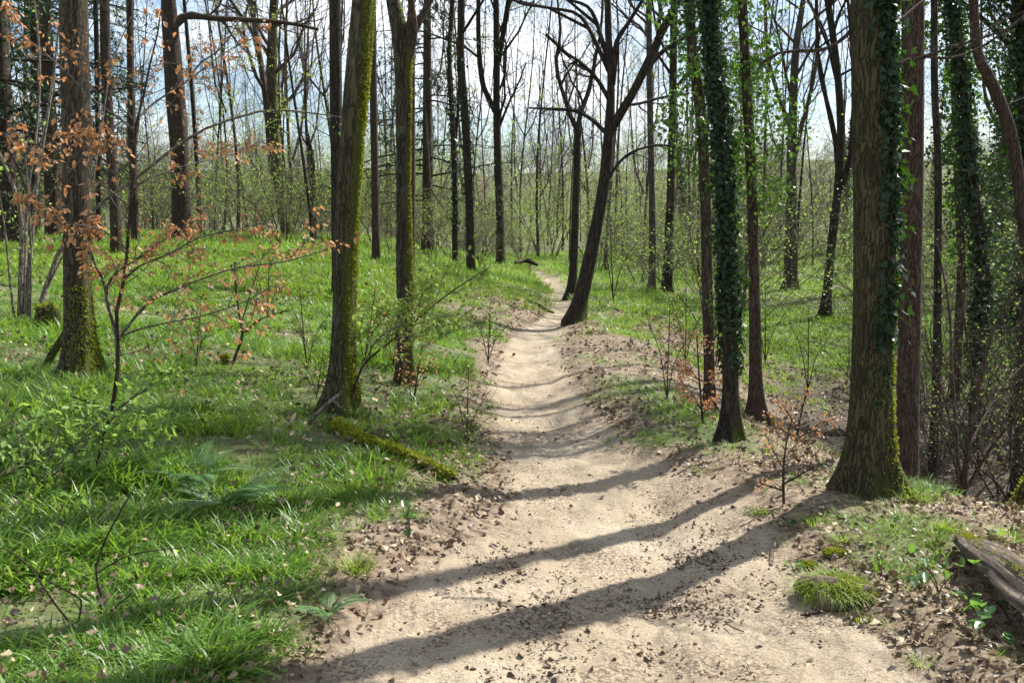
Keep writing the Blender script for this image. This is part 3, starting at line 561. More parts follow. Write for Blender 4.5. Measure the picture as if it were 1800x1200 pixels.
hero('tree', 'slim brown trunk behind the upper stem of the copper-leaved sapling', 'tree', [(238, 425, 14), (234, 300, 13), (230, 160, 12), (228, 0, 12)], 'red', 17, base=22, flare=.4, low=(8, 2, 8), lowL=1.5)
hero('tree', 'thin dark trunk between the thick oak and the brown trunk at its right', 'tree', [(174, 425, 9), (172, 250, 8), (170, 100, 8), (168, 0, 8)], 'dark', 17, base=20, flare=.4, low=(8, 2, 8))
hero('tree', 'dark trunk at the top left corner behind the pale hazel stems', 'tree', [(58, 430, 16), (60, 260, 15), (62, 120, 15), (60, 0, 14)], 'dark', 17, base=24, flare=.4, low=(8, 1, 8))
# --- beyond the end of the path
hero('tree', 'straight ivy-specked trunk left of the three-forked tree beyond the bank', 'tree', [(827, 445, 16), (824, 330, 14), (817, 200, 14), (810, 100, 13), (811, 0, 12)], 'dark', 18, base=23, flare=.4, limbs=[[(812, 60, 5), (825, 40, 5), (850, 0, 4)]], ivy=[dict(z0=.3, z1=5, dens=260, s=.08, off=.05)], low=(8, 1, 7))
hero('tree', 'thin wavy ivy-clad trunk at the left of the straight ivy-specked one', 'tree', [(800, 430, 11), (800, 330, 10), (795, 200, 9), (790, 100, 8), (795, 0, 8)], 'dark', 17, base=26, flare=.4, ivy=[dict(z0=.3, z1=6, dens=450, s=.09, off=.08)], low=(8, 1, 7), limbs=[[(800, 260, 5), (806, 180, 5), (808, 120, 4)]])
hero('tree', 'dark trunk splitting into three tall stems on the crest left of the path end', 'tree', [(880, 466, 17), (879, 380, 15), (875, 280, 14), (873, 180, 12), (873, 80, 11), (872, 0, 10)], 'dark', 18, flare=.4, limbs=[[(872, 200, 9), (855, 165, 9), (845, 130, 8), (841, 60, 8), (841, 0, 7)], [(876, 110, 9), (886, 50, 9), (894, 0, 8)], [(877, 225, 5), (895, 180, 4), (910, 150, 3), (925, 110, 2)]], low=(12, .6, 8), lowL=1.6)
hero('tree', 'slim forked tree at the right edge of the path, left of the strongly leaning tree', 'tree', [(1003, 526, 20), (1008, 470, 15), (1011, 380, 13), (1014, 290, 12), (1016, 228, 12)], 'dark', 0, flare=.5, k=(6, 6, 5, 4), Lf=.14, cs=3, limbs=[[(1016, 232, 10), (1003, 205, 8), (990, 165, 7), (980, 130, 7), (978, 100, 6), (985, 60, 5), (980, 0, 4)], [(1016, 232, 10), (1020, 200, 8), (1035, 160, 8), (1045, 110, 6), (1055, 60, 5), (1060, 0, 4)]])
hero('leaning_tree', 'black-trunked tree leaning right over the path bend with many spreading boughs', 'tree',
     [(1010, 567, 34), (1022, 520, 26), (1036, 460, 24), (1050, 390, 21), (1062, 320, 20), (1070, 240, 18), (1074, 150, 13), (1070, 70, 12), (1068, 0, 11)], 'dark', 17, flare=.5, sides=28, cs=3.6, k=(9, 7, 5, 4),
     limbs=[[(1068, 240, 16), (1090, 200, 15), (1120, 150, 14), (1148, 90, 13), (1170, 40, 11), (1195, 0, 9)], [(1066, 235, 8), (1040, 210, 7), (1010, 195, 6), (975, 192, 5), (930, 190, 3)], [(1070, 175, 8), (1050, 140, 7), (1020, 110, 6), (990, 90, 5), (960, 60, 4)], [(1072, 120, 8), (1058, 70, 8), (1045, 30, 7), (1030, 10, 6), (1000, 0, 5)],
            [(1130, 135, 8), (1160, 95, 8), (1200, 68, 7), (1240, 50, 5)], [(1078, 150, 8), (1082, 80, 8), (1105, 40, 7), (1130, 0, 6)], [(1066, 320, 6), (1085, 290, 5), (1110, 268, 4), (1160, 255, 4), (1220, 265, 3)], [(1072, 130, 8), (1040, 60, 7), (1015, 25, 6), (970, 15, 5), (920, 8, 4), (900, 0, 3)], [(1100, 185, 6), (1125, 182, 5), (1170, 170, 4), (1210, 165, 3)]], low=(6, 2, 4), lowL=1.)
hero('tree', 'dark bushy-sided trunk behind the leaning tree on the right', 'tree', [(1172, 515, 20), (1176, 420, 16), (1180, 300, 14), (1183, 150, 13), (1185, 0, 13)], 'dark', 18, flare=.4, low=(14, .8, 8), lowL=1.5)
hero('tree', 'thinner trunk just left of the dark bushy-sided one', 'tree', [(1147, 450, 13), (1146, 350, 11), (1143, 200, 11), (1140, 0, 10)], 'grey', 18, base=27, flare=.4, low=(10, .8, 8), lowL=1.5)
# --- right of the path
T13 = hero('tree', 'reddish trunk left of the ivy-black one, its foot behind the orange sapling', 'tree', [(1247, 752, 24), (1246, 640, 19), (1243, 500, 20), (1240, 350, 19), (1232, 200, 19), (1218, 100, 18), (1210, 0, 18)], 'red', 16, base=8.6, flare=.4, sides=24, k=(8, 4, 3, 2), ivymat='ivylit', ivy=[dict(z0=2.0, z1=6, dens=900, s=.042, off=.1, clumps=44, co=.30, csz=85)])
hero('ivy_clad_tree', 'slanting trunk wholly wrapped in near-black ivy, middle of three at the right verge', 'tree', [(1284, 774, 36), (1284, 700, 29), (1284, 600, 28), (1280, 450, 27), (1274, 300, 25), (1262, 150, 23), (1249, 0, 21)], 'dark', 16, flare=.7, sides=28, k=(8, 4, 3, 2), ivy=[dict(z0=.5, z1=6.5, dens=15000, s=.034, off=.04, clumps=26, co=.13, csz=45)])
hero('ivy_topped_tree', 'narrow brown trunk with leafy ivy above, right of the ivy-black trunk', 'tree', [(1331, 762, 34), (1329, 690, 24), (1327, 560, 21), (1324, 420, 19), (1320, 300, 18), (1312, 150, 17), (1305, 0, 16)], 'red', 16, base=9, flare=.8, sides=24, k=(8, 4, 3, 2), ivymat='ivylit', ivy=[dict(z0=1.7, z1=6, dens=900, s=.042, off=.10, clumps=60, co=.32, csz=95)])
hero('big_ivy_tree', 'thickest trunk, mossy with ivy climbing its right side, in the right foreground', 'tree',
     [(1528, 884, 92), (1528, 830, 82), (1530, 750, 75), (1533, 600, 69), (1538, 430, 71), (1536, 250, 71), (1533, 100, 68), (1530, 0, 66)], 'bigoak', 18, base=5.75, flare=.72, sides=64, lobes=5, reach=.42, fuzz=(5000, .0, 1.3, 1.35, .8), k=(9, 5, 4, 2), bump=.035,
     limbs=[[(1503, 45, 8), (1480, 70, 6), (1445, 88, 6), (1400, 90, 6), (1365, 95, 4), (1335, 112, 3)], [(1560, 55, 7), (1590, 30, 5), (1625, 0, 4)], [(1560, 120, 7), (1590, 108, 6), (1630, 100, 5), (1670, 103, 5), (1715, 88, 4), (1760, 60, 4), (1795, 32, 3), (1840, 0, 2)], [(1665, 103, 4), (1700, 75, 3), (1740, 50, 2.5), (1800, 20, 2)]],
     ivy=[dict(z0=.55, z1=1.3, dens=110, s=.035, off=.02, a0=.6, aw=.5), dict(z0=.95, z1=3.6, dens=1250, s=.045, off=.025, a0=.42, aw=.42), dict(z0=1.1, z1=3.6, dens=900, s=.045, off=.03, a0=.95, aw=.4), dict(z0=.9, z1=3.6, dens=260, s=.055, off=.10, a0=1.5, aw=.35), dict(z0=2.5, z1=3.6, dens=45, s=.055, off=.02, a0=.1, aw=.7), dict(z0=3.6, z1=6, dens=500, s=.055, off=.1, a0=.8, aw=.8), dict(z0=.3, z1=1.4, dens=60, s=.03, off=.02, a0=.3, aw=.8)])
hero('redwood_trunk', 'straight reddish-brown trunk directly behind and right of the thickest ivy trunk', 'tree', [(1594, 850, 42), (1596, 720, 39), (1600, 500, 38), (1604, 250, 37), (1605, 0, 37)], 'red', 19, flare=.25, base=7.2, sides=40, k=(9, 5, 4, 2), bump=.03)
hero('tree', 'dark forked tree standing alone in the sunlit grass clearing on the right', 'tree', [(1451, 557, 22), (1455, 500, 16), (1465, 400, 15), (1473, 330, 14), (1478, 220, 13), (1470, 110, 12), (1455, 0, 11)], 'dark', 17, flare=.5, limbs=[[(1472, 350, 8), (1492, 290, 8), (1500, 200, 7), (1498, 80, 6), (1490, 0, 5)], [(1475, 330, 9), (1466, 230, 8), (1440, 120, 7), (1435, 0, 6)], [(1476, 210, 7), (1470, 140, 6), (1450, 60, 6), (1420, 0, 5)]], low=(12, 1, 8), lowL=1.4)
hero('tree', 'stout pale grey trunk in the bright gap beyond the grass clearing', 'tree', [(1391, 450, 24), (1391, 350, 19), (1393, 230, 16), (1398, 100, 13), (1412, 0, 9)], 'grey', 18, base=30, flare=.5, limbs=[[(1392, 300, 9), (1410, 220, 7), (1430, 140, 6), (1440, 60, 5)], [(1392, 230, 9), (1372, 180, 7), (1350, 100, 6), (1345, 0, 5)]], low=(10, 1, 9), lowL=1.5)
hero('tree', 'thin dark straight trunk first to the right of the reddish-brown trunk', 'tree', [(1648, 640, 15), (1648, 500, 13), (1649, 300, 12), (1643, 150, 12), (1642, 0, 11)], 'dark', 17, base=12, flare=.3, low=(10, 1, 5), lowL=1.1)
hero('ivy_clad_tree', 'kinked trunk smothered in dark ivy near the right edge', 'tree', [(1728, 470, 20), (1722, 400, 20), (1708, 330, 20), (1702, 230, 19), (1695, 150, 17), (1680, 60, 14), (1672, 0, 12)], 'dark', 16, base=13, flare=.3, ivy=[dict(z0=1, z1=7, dens=6500, s=.055, off=.10, clumps=18, co=.4, csz=90)])
hero('tree', 'bare curved trunk bending right near the top right corner', 'tree', [(1812, 470, 22), (1800, 400, 21), (1790, 320, 20), (1775, 230, 21), (1745, 150, 20), (1718, 90, 17), (1711, 0, 16)], 'red', 16, base=11, flare=.3, k=(9, 5, 4, 2), low=(6, 2, 4))
hero('ivy_clad_tree', 'wide curtain of dark ivy filling the right edge of the photo', 'tree', [(1812, 420, 26), (1808, 250, 26), (1800, 100, 24), (1795, 0, 22)], 'dark', 16, base=15, flare=.3, ivy=[dict(z0=.6, z1=8, dens=4500, s=.065, off=.15, clumps=60, co=.5, csz=170)])
hero('tree', 'slim trunk with loose ivy between the reddish-brown and kinked ivy trunks', 'tree', [(1690, 480, 15), (1686, 350, 14), (1680, 200, 13), (1676, 60, 12), (1676, 0, 12)], 'red', 17, base=16, flare=.3, ivymat='ivylit', ivy=[dict(z0=2, z1=8, dens=1300, s=.08, off=.16, clumps=22, co=.35, csz=80)])
#PLANTS
M['bgtwig'] = bark('lit_hazed_twig_bark', (.11, .085, .07), (.22, .18, .15), .05, scale=2)  # lightened grey: sunlight and haze on the far crowns put into the colour
# ------------------------------------------------------------------ the wood behind: a few kinds of tree, each copied
def stock_tree(i, H=18, ivy=0, fork=False, leaf=False):
    n = 22; z = np.linspace(-.4, H, n); ph = rng.random() * 6; am = rng.uniform(.1, .5); ln = rng.normal(size=2) * .03
    P = np.stack([am * np.sin(z * .33 + ph) + ln[0] * z, am * np.cos(z * .27 + ph) + ln[1] * z, z], -1); P[:, :2] -= P[1, :2]
    r0 = rng.uniform(.06, .12) if H > 12 else .045; r = r0 * (1 - .86 * np.clip(z / H, 0, 1) ** .85); ex = []
    if fork:
        for _ in range(rng.integers(1, 4)):
            j = rng.integers(4, 10); a = rng.random() * 6.28; q = np.linspace(0, 1, 12)[:, None]; d = np.array([math.cos(a), math.sin(a), 0]); Lh = H * .85 - P[j, 2]
            ex.append((P[j] + d * (2.2 * q ** .6) + np.array([0, 0, 1.]) * Lh * q + .15 * np.sin(q * 7 + a), r[j] * (.75 - .65 * q[:, 0])))
    tr = trunk_geo(P, r, .5, 9, .06, i * 2.3, 0, 4).mesh('trunk', M[('grey', 'grey', 'midmoss', 'red', 'grey', 'dark')[i % 6]], True)  # mostly grey bark: distant haze is put into the trunk colour
    g = Geo()
    for p, rr in ex: tubes(g, p[None], rr[None], 6)
    tw = crown_geo(g, P[1:], r[1:], H, rng.uniform(3, 5.5), 14, 5, 5, 4, Lf=.25, up=.13, extra=ex, twig=.0028); lt = low_twigs(g, P[1:], r[1:], 24, 1.0, 10, 1.9, .007)
    parts = [('trunk', tr), ('crown', g.mesh('crown', M[('bgtwig', 'twig', 'bgtwig')[i % 3]], True))]
    if ivy:
        ig = Geo(); ivy_on(ig, P[1:], r[1:], .3, rng.uniform(6, 10), 2400, .10, .22, clumps=26, co=.45, csz=50); parts.append(('ivy', ig.mesh('ivy', M['ivy'])))
    if leaf:
        lg = Geo(); leaves_on(lg, lt, 3, .07); parts.append(('leaves', lg.mesh('leaves', M['lime'])))
    return parts
def stock_conifer(H=19):
    n = 16; z = np.linspace(-.3, H, n); P = np.stack([z * 0, z * .01, z], -1); r = .2 * (1 - .92 * np.clip(z / H, 0, 1)); PP, RR = resample(P, r, 24)
    a, ar = grow(PP[None], RR[None], 95, (.10, .99), absL=3.9, ang=(75, 100), rr=.2, up=-.02, wob=.05, n=8, rmin=.012); sc = 1 - .75 * np.clip(a[:, :1, 2:3] / H, 0, 1); a = a[:, :1] + (a - a[:, :1]) * sc
    a[:, :, 2] -= .30 * np.linspace(0, 1, 9)[None] ** 2
    b, br = grow(a, ar, 12, (.15, .98), Lf=.32, ang=(40, 65), rr=.5, up=-.05, wob=.1, n=4, rmin=.006, side=(0, 0, 0) if False else None)
    g = Geo(); tubes(g, a, ar, 4); tubes(g, b, br, 3)
    lg = Geo(); p, d = on_tubes(b, 9, .05); m = len(p); f = nrm(d + rng.normal(size=(m, 3)) * .55 + np.array([0, 0, -.15])); leaf_geo(lg, SMALL[0] * np.array([.32, 1, 1]), SMALL[1], p, f, nrm(rng.normal(size=(m, 3)) + np.array([0, 0, 1.5])), rng.uniform(.09, .2, m))
    return [('trunk', trunk_geo(P, r, .3, 9, .04, 1).mesh('trunk', M['red'], True)), ('crown', g.mesh('crown', M['dark'], True)), ('needles', lg.mesh('needles', M['conifer']))]
STK = [stock_tree(i, H, fork=f, leaf=l) for i, (H, f, l) in enumerate([(19, 0, 0), (18, 1, 1), (20, 1, 0), (17, 0, 1), (19, 1, 0), (21, 0, 0), (16, 1, 1), (18, 1, 0)])]
STY = [stock_tree(40 + i, 10.5, fork=False, leaf=i == 0) for i in range(3)]
STI = [stock_tree(20 + i, 18, ivy=1, fork=i % 2) for i in range(2)]
STC = [stock_conifer()]
def place(parts, name, label, cat, x, y, rz, s, group, sz=1.):
    t = thing(name, label, cat, (x, y, float(Hh(x, y)) - .03), group, rz); t.scale = (s, s, s * sz)
    for nm, me in parts: link(nm, me, t)
    return t
ZONES = [(200, 'far left behind the pale hazel stems'), (560, 'behind the crest left of the slanting tree'), (860, 'between the mossy trunks and path end'), (1065, 'straight beyond the end of the path'), (1240, 'behind the strongly leaning tree'), (1490, 'beyond the sunlit clearing on the right'), (1e9, 'behind the reddish-brown trunk, far right')]
def zone(px):
    for a, b in ZONES:
        if px < a: return b
HER = [(o.location.x, o.location.y) for o in list(COL.objects) if o.type == 'EMPTY']
put = list(HER)
def free(x, y, m): return all((x - a) ** 2 + (y - b) ** 2 > m * m for a, b in put)
cnt = 0; tries = 0
while cnt < 190 and tries < 9000:
    tries += 1
    d = (17 ** 1.5 + (88 ** 1.5 - 17 ** 1.5) * rng.random()) ** (1 / 1.5); a = R_(rng.uniform(-37, 37)); x, y = d * math.sin(a), d * math.cos(a)
    la, lb, _ = lat(x, y)
    if (y < 38 and la + lb < 2.2) or not free(x, y, 1.9): continue
    px = float(topix(x, y)[0])
    if 1320 < px < 1500 and d < 30: continue
    if 1335 < px < 1500 and rng.random() < .45: continue
    if 1.5 < x < 12 and y < 25: continue
    if 640 < px < 1000 and d < 26: continue
    if 330 < px < 560 and d < 24: continue
    z = zone(px); u = rng.random()
    if px < 260 and u < .14: P_, nm, lb_, ct, gp = STC[0], 'conifer_tree', 'dark green conifer ' + z, 'conifer', 'conifers ' + z
    elif (px > 1500 and u < .3) or u < .03: P_, nm, lb_, ct, gp = STI[rng.integers(2)], 'ivy_clad_tree', 'ivy-clad bare tree in the wood ' + z, 'tree', 'ivy-clad trees ' + z
    elif u > .5: P_, nm, lb_, ct, gp = STY[rng.integers(3)], 'young_tree', 'pole-thin young bare tree ' + z, 'tree', 'young bare trees ' + z
    else: P_, nm, lb_, ct, gp = STK[rng.integers(8)], 'bare_tree', 'slender bare tree in the wood ' + z, 'tree', 'bare trees ' + z
    place(P_, nm, lb_, ct, x, y, rng.random() * 6.28, rng.uniform(.8, 1.2), gp, rng.uniform(.9, 1.15)); put.append((x, y)); cnt += 1
for px, Y, s in ((752, 33, 1.0), (15, 19, 1.), (95, 27, 1.1), (1300, 60, .8)):
    p = at(px, 400, Y); place(STC[0], 'conifer_tree', {752: 'single dark conifer with drooping boughs right of the forked mossy tree', 15: 'nearest dark conifer at the top left corner', 95: 'dark conifer behind the thick oak trunk', 1300: 'small distant conifer seen behind the ivy-topped trunk'}[px], 'conifer', p[0], p[1], rng.random() * 6, s, None)
# far wood on the hill: one mass

# understory
def stock_shrub(k, Ls, leafk, ls, mat='hazel', tw='twig'):
    m = 7; a = rng.random(m) * 6.28; n = 9; tl = rng.uniform(.12, .5, m); L_ = Ls * rng.uniform(.6, 1.1, m); pts = [np.stack([np.cos(a) * .08, np.sin(a) * .08, a * 0 - .1], -1)]
    d = nrm(np.stack([np.cos(a) * tl, np.sin(a) * tl, np.ones(m)], -1))
    for _ in range(n): d = nrm(d + rng.normal(size=d.shape) * .1 + np.stack([np.cos(a), np.sin(a), a * 0 - .3], -1) * .06); pts.append(pts[-1] + d * L_[:, None] / n)
    P = np.stack(pts, 1); R = np.linspace(1, .3, n + 1)[None] * rng.uniform(.008, .018, (m, 1)); g = Geo(); tubes(g, P, R, 5)
    b, br = grow(P, R, 8, (.2, .98), Lf=.5, ang=(30, 70), rr=.55, up=.02, wob=.18, n=6, rmin=.004); c, c_ = grow(b, br, 6, (.15, .98), Lf=.5, ang=(30, 65), rr=.6, up=0, wob=.22, n=4, rmin=.0028); tubes(g, b, br, 3); tubes(g, c, c_, 3)
    lg = Geo(); leaves_on(lg, c, leafk, ls, SMALL, -.2, .05)
    return [('stems', g.mesh('stems', M[tw], True)), ('leaves', lg.mesh('leaves', M[mat]))]
SHN = [stock_shrub(k, L_, lk, .021, m_, t_) for k, (L_, lk, m_, t_) in enumerate([(2.6, 2, 'lime', 'twig'), (3.4, 1, 'lime', 'twiglit'), (3., 2, 'hazel', 'twig')])]
SHR = [stock_shrub(k, L_, lk, .050, m_, t_) for k, (L_, lk, m_, t_) in enumerate([(3.6, 2, 'hazel', 'twig'), (4.5, 1, 'lime', 'twiglit'), (2.8, 3, 'lime', 'twiglit'), (3.8, 1, 'hazel', 'twiglit'), (5., 2, 'hazel', 'twig')])]
put = []; cnt = 0; tries = 0
while cnt < 235 and tries < 9000:
    tries += 1; d = (13 ** 1.3 + (62 ** 1.3 - 13 ** 1.3) * rng.random()) ** (1 / 1.3); a = R_(rng.uniform(-36, 36)); x, y = d * math.sin(a), d * math.cos(a); la, lb, _ = lat(x, y); px = float(topix(x, y)[0])
    if (y < 40 and la + lb < 1.6) or not free(x, y, 1.3): continue
    if 1325 < px < 1510 and d < 36: continue
    if px < 1000 and d < 25: continue
    if px < 560 and rng.random() < .3: continue
    z = zone(px); i = rng.integers(5)
    place(SHR[i], 'understory_shrub', ('hazel shrub coming into fresh leaf, ' if i in (0, 3, 4) else 'thin shrub with lime-green new leaves, ') + z, 'shrub', x, y, rng.random() * 6.28, rng.uniform(.7, 1.1), ('hazel shrubs ' if i in (0, 3, 4) else 'lime-leaved shrubs ') + z); put.append((x, y)); cnt += 1

x, y = polar_points(1700, 50, 250, 42, 1.15); srcs = [proto(p[1][1]) for p in STK[:5]] + [proto(SHR[i][k][1]) for i in (0, 2, 4) for k in (0, 1)]
vi = np.where(rng.random(1700) < .45, rng.integers(0, 5, 1700), 5 + rng.integers(0, 6, 1700)); sc = np.where(vi < 5, rng.uniform(.25, .5, 1700), rng.uniform(.9, 2.6, 1700))
sc = sc * np.interp(np.hypot(x, y), [50, 230], [.9, 1.25])
scatter('far_wood', np.stack([x, y, Hh(x, y) - np.where(vi < 5, 1.7, .4)], -1), np.stack([x * 0, x * 0, rng.random(1700) * 6.28], -1), sc, vi, srcs, 'far bare woodland reading as one grey-brown mass on the hill')
# ------------------------------------------------------------------ saplings, shrubs, logs and small plants
def sapling(name, label, cat, stems, mat='saplingbark', base=None, group=None, k1=6, k2=3, L1=.4, leaf=None, spread=.5, r1=.5, up=.03, thin=.0016, dys=None, t0=.2, tmat=None, k3=0):
    bx, by = stems[0][0][:2]
    if base is None: X0, Y0 = hit(bx, by)
    else: Y0 = base; X0 = at(bx, by, Y0)[0]
    org = np.array([X0, Y0, float(Hh(X0, Y0))]); t = thing(name, label, cat, org, group); PS, RS = [], []; offs = {}
    for i, s_ in enumerate(stems):
        near_ = min(range(len(stems[0])), key=lambda j: math.hypot(stems[0][j][0] - s_[0][0], stems[0][j][1] - s_[0][1]))
        dy = 0 if i == 0 else (dys[i] if dys else rng.uniform(-1, 1) * spread)
        P, r = px_line(s_, Y0, 16, 0, org)
        q = np.linspace(0, 1, 16); d = np.array([ray(900 + (p_[0]) * 0, 400) for p_ in P]); sc = 1 + dy * q / Y0   # swing the stem nearer or farther, keeping its root
        Wd = P + org - np.array([0, 0, CAMH]); P = Wd * sc[:, None] + np.array([0, 0, CAMH]) - org
        if i == 0: P[0, 2] = min(P[0, 2], 0) - .05
        PS.append(P); RS.append(r)
    g = Geo(); tubes(g, PS[0][None], RS[0][None], 8); link('stem', g.mesh('stem', M[mat], True), t)
    A = np.stack(PS); AR = np.stack(RS); g = Geo()
    for p, r in zip(PS[1:], RS[1:]): tubes(g, p[None], r[None], 6)
    b, br = grow(A, AR * 0 + np.minimum(AR, .006), k1, (t0, .98), Lf=L1, ang=(30, 70), rr=r1, up=up, wob=.2, n=6, rmin=thin * 1.2); tubes(g, b, br, 4); last = b
    if k2: c, c_ = grow(b, br, k2, (.15, .98), Lf=.5, ang=(30, 65), rr=.7, up=up * .5, wob=.25, n=4, rmin=thin); tubes(g, c, c_, 3); last = c
    if k3: c, c_ = grow(c, c_, k3, (.15, .98), Lf=.55, ang=(30, 65), rr=.7, up=0, wob=.25, n=3, rmin=thin); tubes(g, c, c_, 3); last = c
    link('twigs', g.mesh('twigs', M[tmat or mat], True), t)
    if leaf:
        m_, n_, s_, dr = leaf[:4]; lg = Geo(); leaves_on(lg, last, n_, s_, leaf[4] if len(leaf) > 4 else LEAF, dr, .01, .1)
        if k2: leaves_on(lg, b, max(1, n_ // 2 + 1), s_, leaf[4] if len(leaf) > 4 else LEAF, dr, .01, .2)
        link('leaves', lg.mesh('leaves', M[m_]), t)
    return t
HANG = (CURL[0] * np.array([.9, 1, 1.1]), CURL[1])
sapling('beech_sapling', 'leaning beech sapling holding dry copper-orange leaves, in front of the thick oak', 'sapling', [
    [(182, 806, 8), (192, 745, 8), (202, 690, 8), (208, 640, 8), (207, 600, 8), (202, 568, 7), (208, 535, 7), (217, 495, 6), (222, 460, 6), (226, 400, 5.5), (232, 330, 5), (237, 260, 5), (240, 212, 4.5), (252, 170, 4), (262, 120, 3.5), (275, 70, 3), (285, 5, 2)],
    [(206, 598, 6), (196, 560, 6), (187, 522, 6), (190, 500, 5), (207, 477, 4.5), (242, 455, 4), (290, 420, 3), (335, 400, 2)], [(190, 530, 5), (180, 490, 5), (166, 462, 4), (158, 430, 3), (150, 380, 2)],
    [(209, 595, 5), (235, 560, 5), (262, 530, 4), (300, 513, 4), (350, 492, 3), (420, 470, 3), (500, 460, 2.5), (592, 434, 1.5)], [(212, 592, 4), (240, 580, 4), (290, 568, 3), (360, 554, 2.5), (430, 530, 2), (480, 500, 1.5)],
    [(218, 492, 5), (245, 468, 4.5), (300, 445, 4), (350, 418, 3), (420, 402, 2.5), (478, 388, 1.5)], [(233, 330, 4), (270, 310, 3.5), (330, 290, 3), (400, 274, 2.5), (475, 243, 1.5)],
    [(240, 212, 4), (270, 182, 3.5), (330, 142, 3), (400, 90, 2.5), (472, 55, 1.5)], [(239, 230, 4), (205, 205, 3.5), (160, 172, 3), (120, 130, 2.5), (60, 78, 2), (0, 32, 1.5)],
    [(228, 365, 3.5), (190, 332, 3), (145, 305, 2.5), (85, 282, 2), (10, 230, 1.5)], [(224, 440, 3.5), (180, 405, 3), (135, 395, 2.5), (80, 380, 2), (30, 350, 1.5)], [(235, 300, 3), (215, 260, 2.5), (170, 245, 2), (120, 235, 1.5)]],
    k1=13, k2=5, L1=.30, thin=.0021, tmat='twiglit', leaf=('copper', 2, .037, -1.0, HANG), spread=.9, base=5.6)
sapling('hazel_clump', 'clump of pale hazel stems with one long pole leaning far to the right', 'shrub', [
    [(34, 606, 11), (36, 500, 9), (38, 400, 8), (28, 340, 7), (10, 295, 6), (-10, 250, 5)], [(46, 602, 9), (50, 480, 8), (58, 400, 7), (63, 330, 7), (76, 245, 7), (92, 150, 5), (104, 40, 4)], [(40, 600, 8), (44, 460, 6), (50, 330, 5), (66, 220, 4), (70, 100, 3), (60, 0, 2)], [(52, 590, 5), (54, 450, 4), (50, 350, 3), (40, 220, 2)],
    [(55, 590, 11), (76, 520, 9), (98, 455, 8), (122, 415, 8), (170, 362, 7), (230, 320, 6.5), (330, 243, 6), (400, 212, 5), (470, 194, 4.5), (540, 198, 3.5), (605, 207, 2)], [(48, 600, 7), (72, 530, 5), (100, 470, 4), (150, 370, 3), (175, 250, 3), (195, 120, 2.5), (230, 30, 2)], [(30, 600, 5), (18, 500, 4), (8, 400, 3), (-8, 300, 2)]],
    mat='pale', k1=8, k2=4, L1=.22, leaf=('hazel', 1, .035, -.3), spread=.5, base=9.2, r1=.4, dys=[0, .3, .6, -.4, 1.2, .8, -.3])
sapling('mossy_broken_stem', 'short leaning mossy broken stem beside the foot of the thick oak', 'stump', [[(52, 706, 18), (70, 665, 15), (90, 625, 14), (112, 590, 12), (118, 572, 8)], [(112, 590, 4), (120, 570, 3), (128, 540, 2)]], mat='oakmoss', k1=1, k2=1, L1=.4, base=7.3)
sapling('hazel_sapling', 'low arching hazel sapling with fresh green leaves at the left edge', 'sapling', [[(56, 928, 7), (66, 880, 6), (72, 850, 6), (42, 822, 4), (12, 795, 3)], [(72, 850, 5), (112, 820, 4), (140, 790, 3), (180, 770, 2), (250, 745, 1.5)], [(70, 858, 4), (88, 800, 3), (105, 740, 2.5), (90, 690, 2)], [(74, 846, 3), (120, 800, 3), (165, 748, 2.5), (230, 720, 2)], [(42, 822, 3), (30, 760, 2.5), (5, 700, 2)]],
    k1=9, k2=4, L1=.36, tmat='twiglit', leaf=('hazel', 2, .042, -.2), spread=.4, base=4.7)
sapling('hazel_sapling', 'leafy hazel sprig in front of the copper-leaved sapling foot', 'sapling', [[(168, 830, 6), (182, 770, 6), (190, 735, 5), (170, 712, 3.5), (120, 695, 2)], [(190, 735, 5), (225, 705, 4), (270, 675, 2.5), (305, 650, 1.5)], [(188, 740, 4), (205, 745, 3), (250, 752, 2), (300, 740, 1.5)], [(184, 760, 4), (150, 750, 3), (100, 742, 2), (60, 720, 1.5)]], k1=9, k2=4, L1=.38, tmat='twiglit', leaf=('hazel', 3, .040, -.2), base=5.1, spread=.4)
sapling('seedling_tree', 'spindly red-brown seedling nearest the bottom left corner', 'sapling', [[(150, 1230, 6), (143, 1150, 5), (134, 1110, 5), (100, 1065, 4), (62, 1010, 3.5), (30, 975, 3), (0, 962, 2)], [(134, 1110, 4), (143, 1060, 3.5), (130, 1045, 3), (85, 1020, 2), (40, 985, 2)]], k1=4, k2=1, L1=.25, leaf=('hazel', 1, .028, -.2), base=3.35, spread=.2)
sapling('seedling_tree', 'upright reddish seedling between the bottom left corner and the fern', 'sapling', [[(158, 1225, 6), (160, 1130, 5), (174, 1092, 5), (178, 1045, 4), (168, 1008, 4), (180, 960, 3.5), (205, 910, 3), (236, 856, 2)], [(178, 1090, 3), (210, 1060, 2.5), (235, 1040, 2)], [(168, 1008, 3), (230, 975, 2.5), (330, 960, 1.5)]], k1=4, k2=1, L1=.25, leaf=('lime', 1, .026, -.2), base=3.5, spread=.2)
sapling('lime_sapling', 'sapling with lime-green sprays arching right from the slanting mossy tree', 'sapling', [[(612, 745, 5), (618, 700, 5), (640, 640, 4), (690, 598, 3.5), (735, 560, 3), (790, 515, 2.5), (860, 470, 1.5)], [(640, 640, 3), (665, 595, 3), (720, 560, 2), (750, 505, 1.5)], [(690, 598, 3), (740, 585, 2), (790, 570, 1.5)], [(650, 625, 3), (660, 560, 2), (690, 520, 1.5)], [(735, 560, 2), (745, 500, 2), (770, 490, 1.5)]], k1=14, k2=5, L1=.36, thin=.0019, tmat='twiglit', leaf=('lime', 3, .040, -.1), base=7.0, spread=.6)
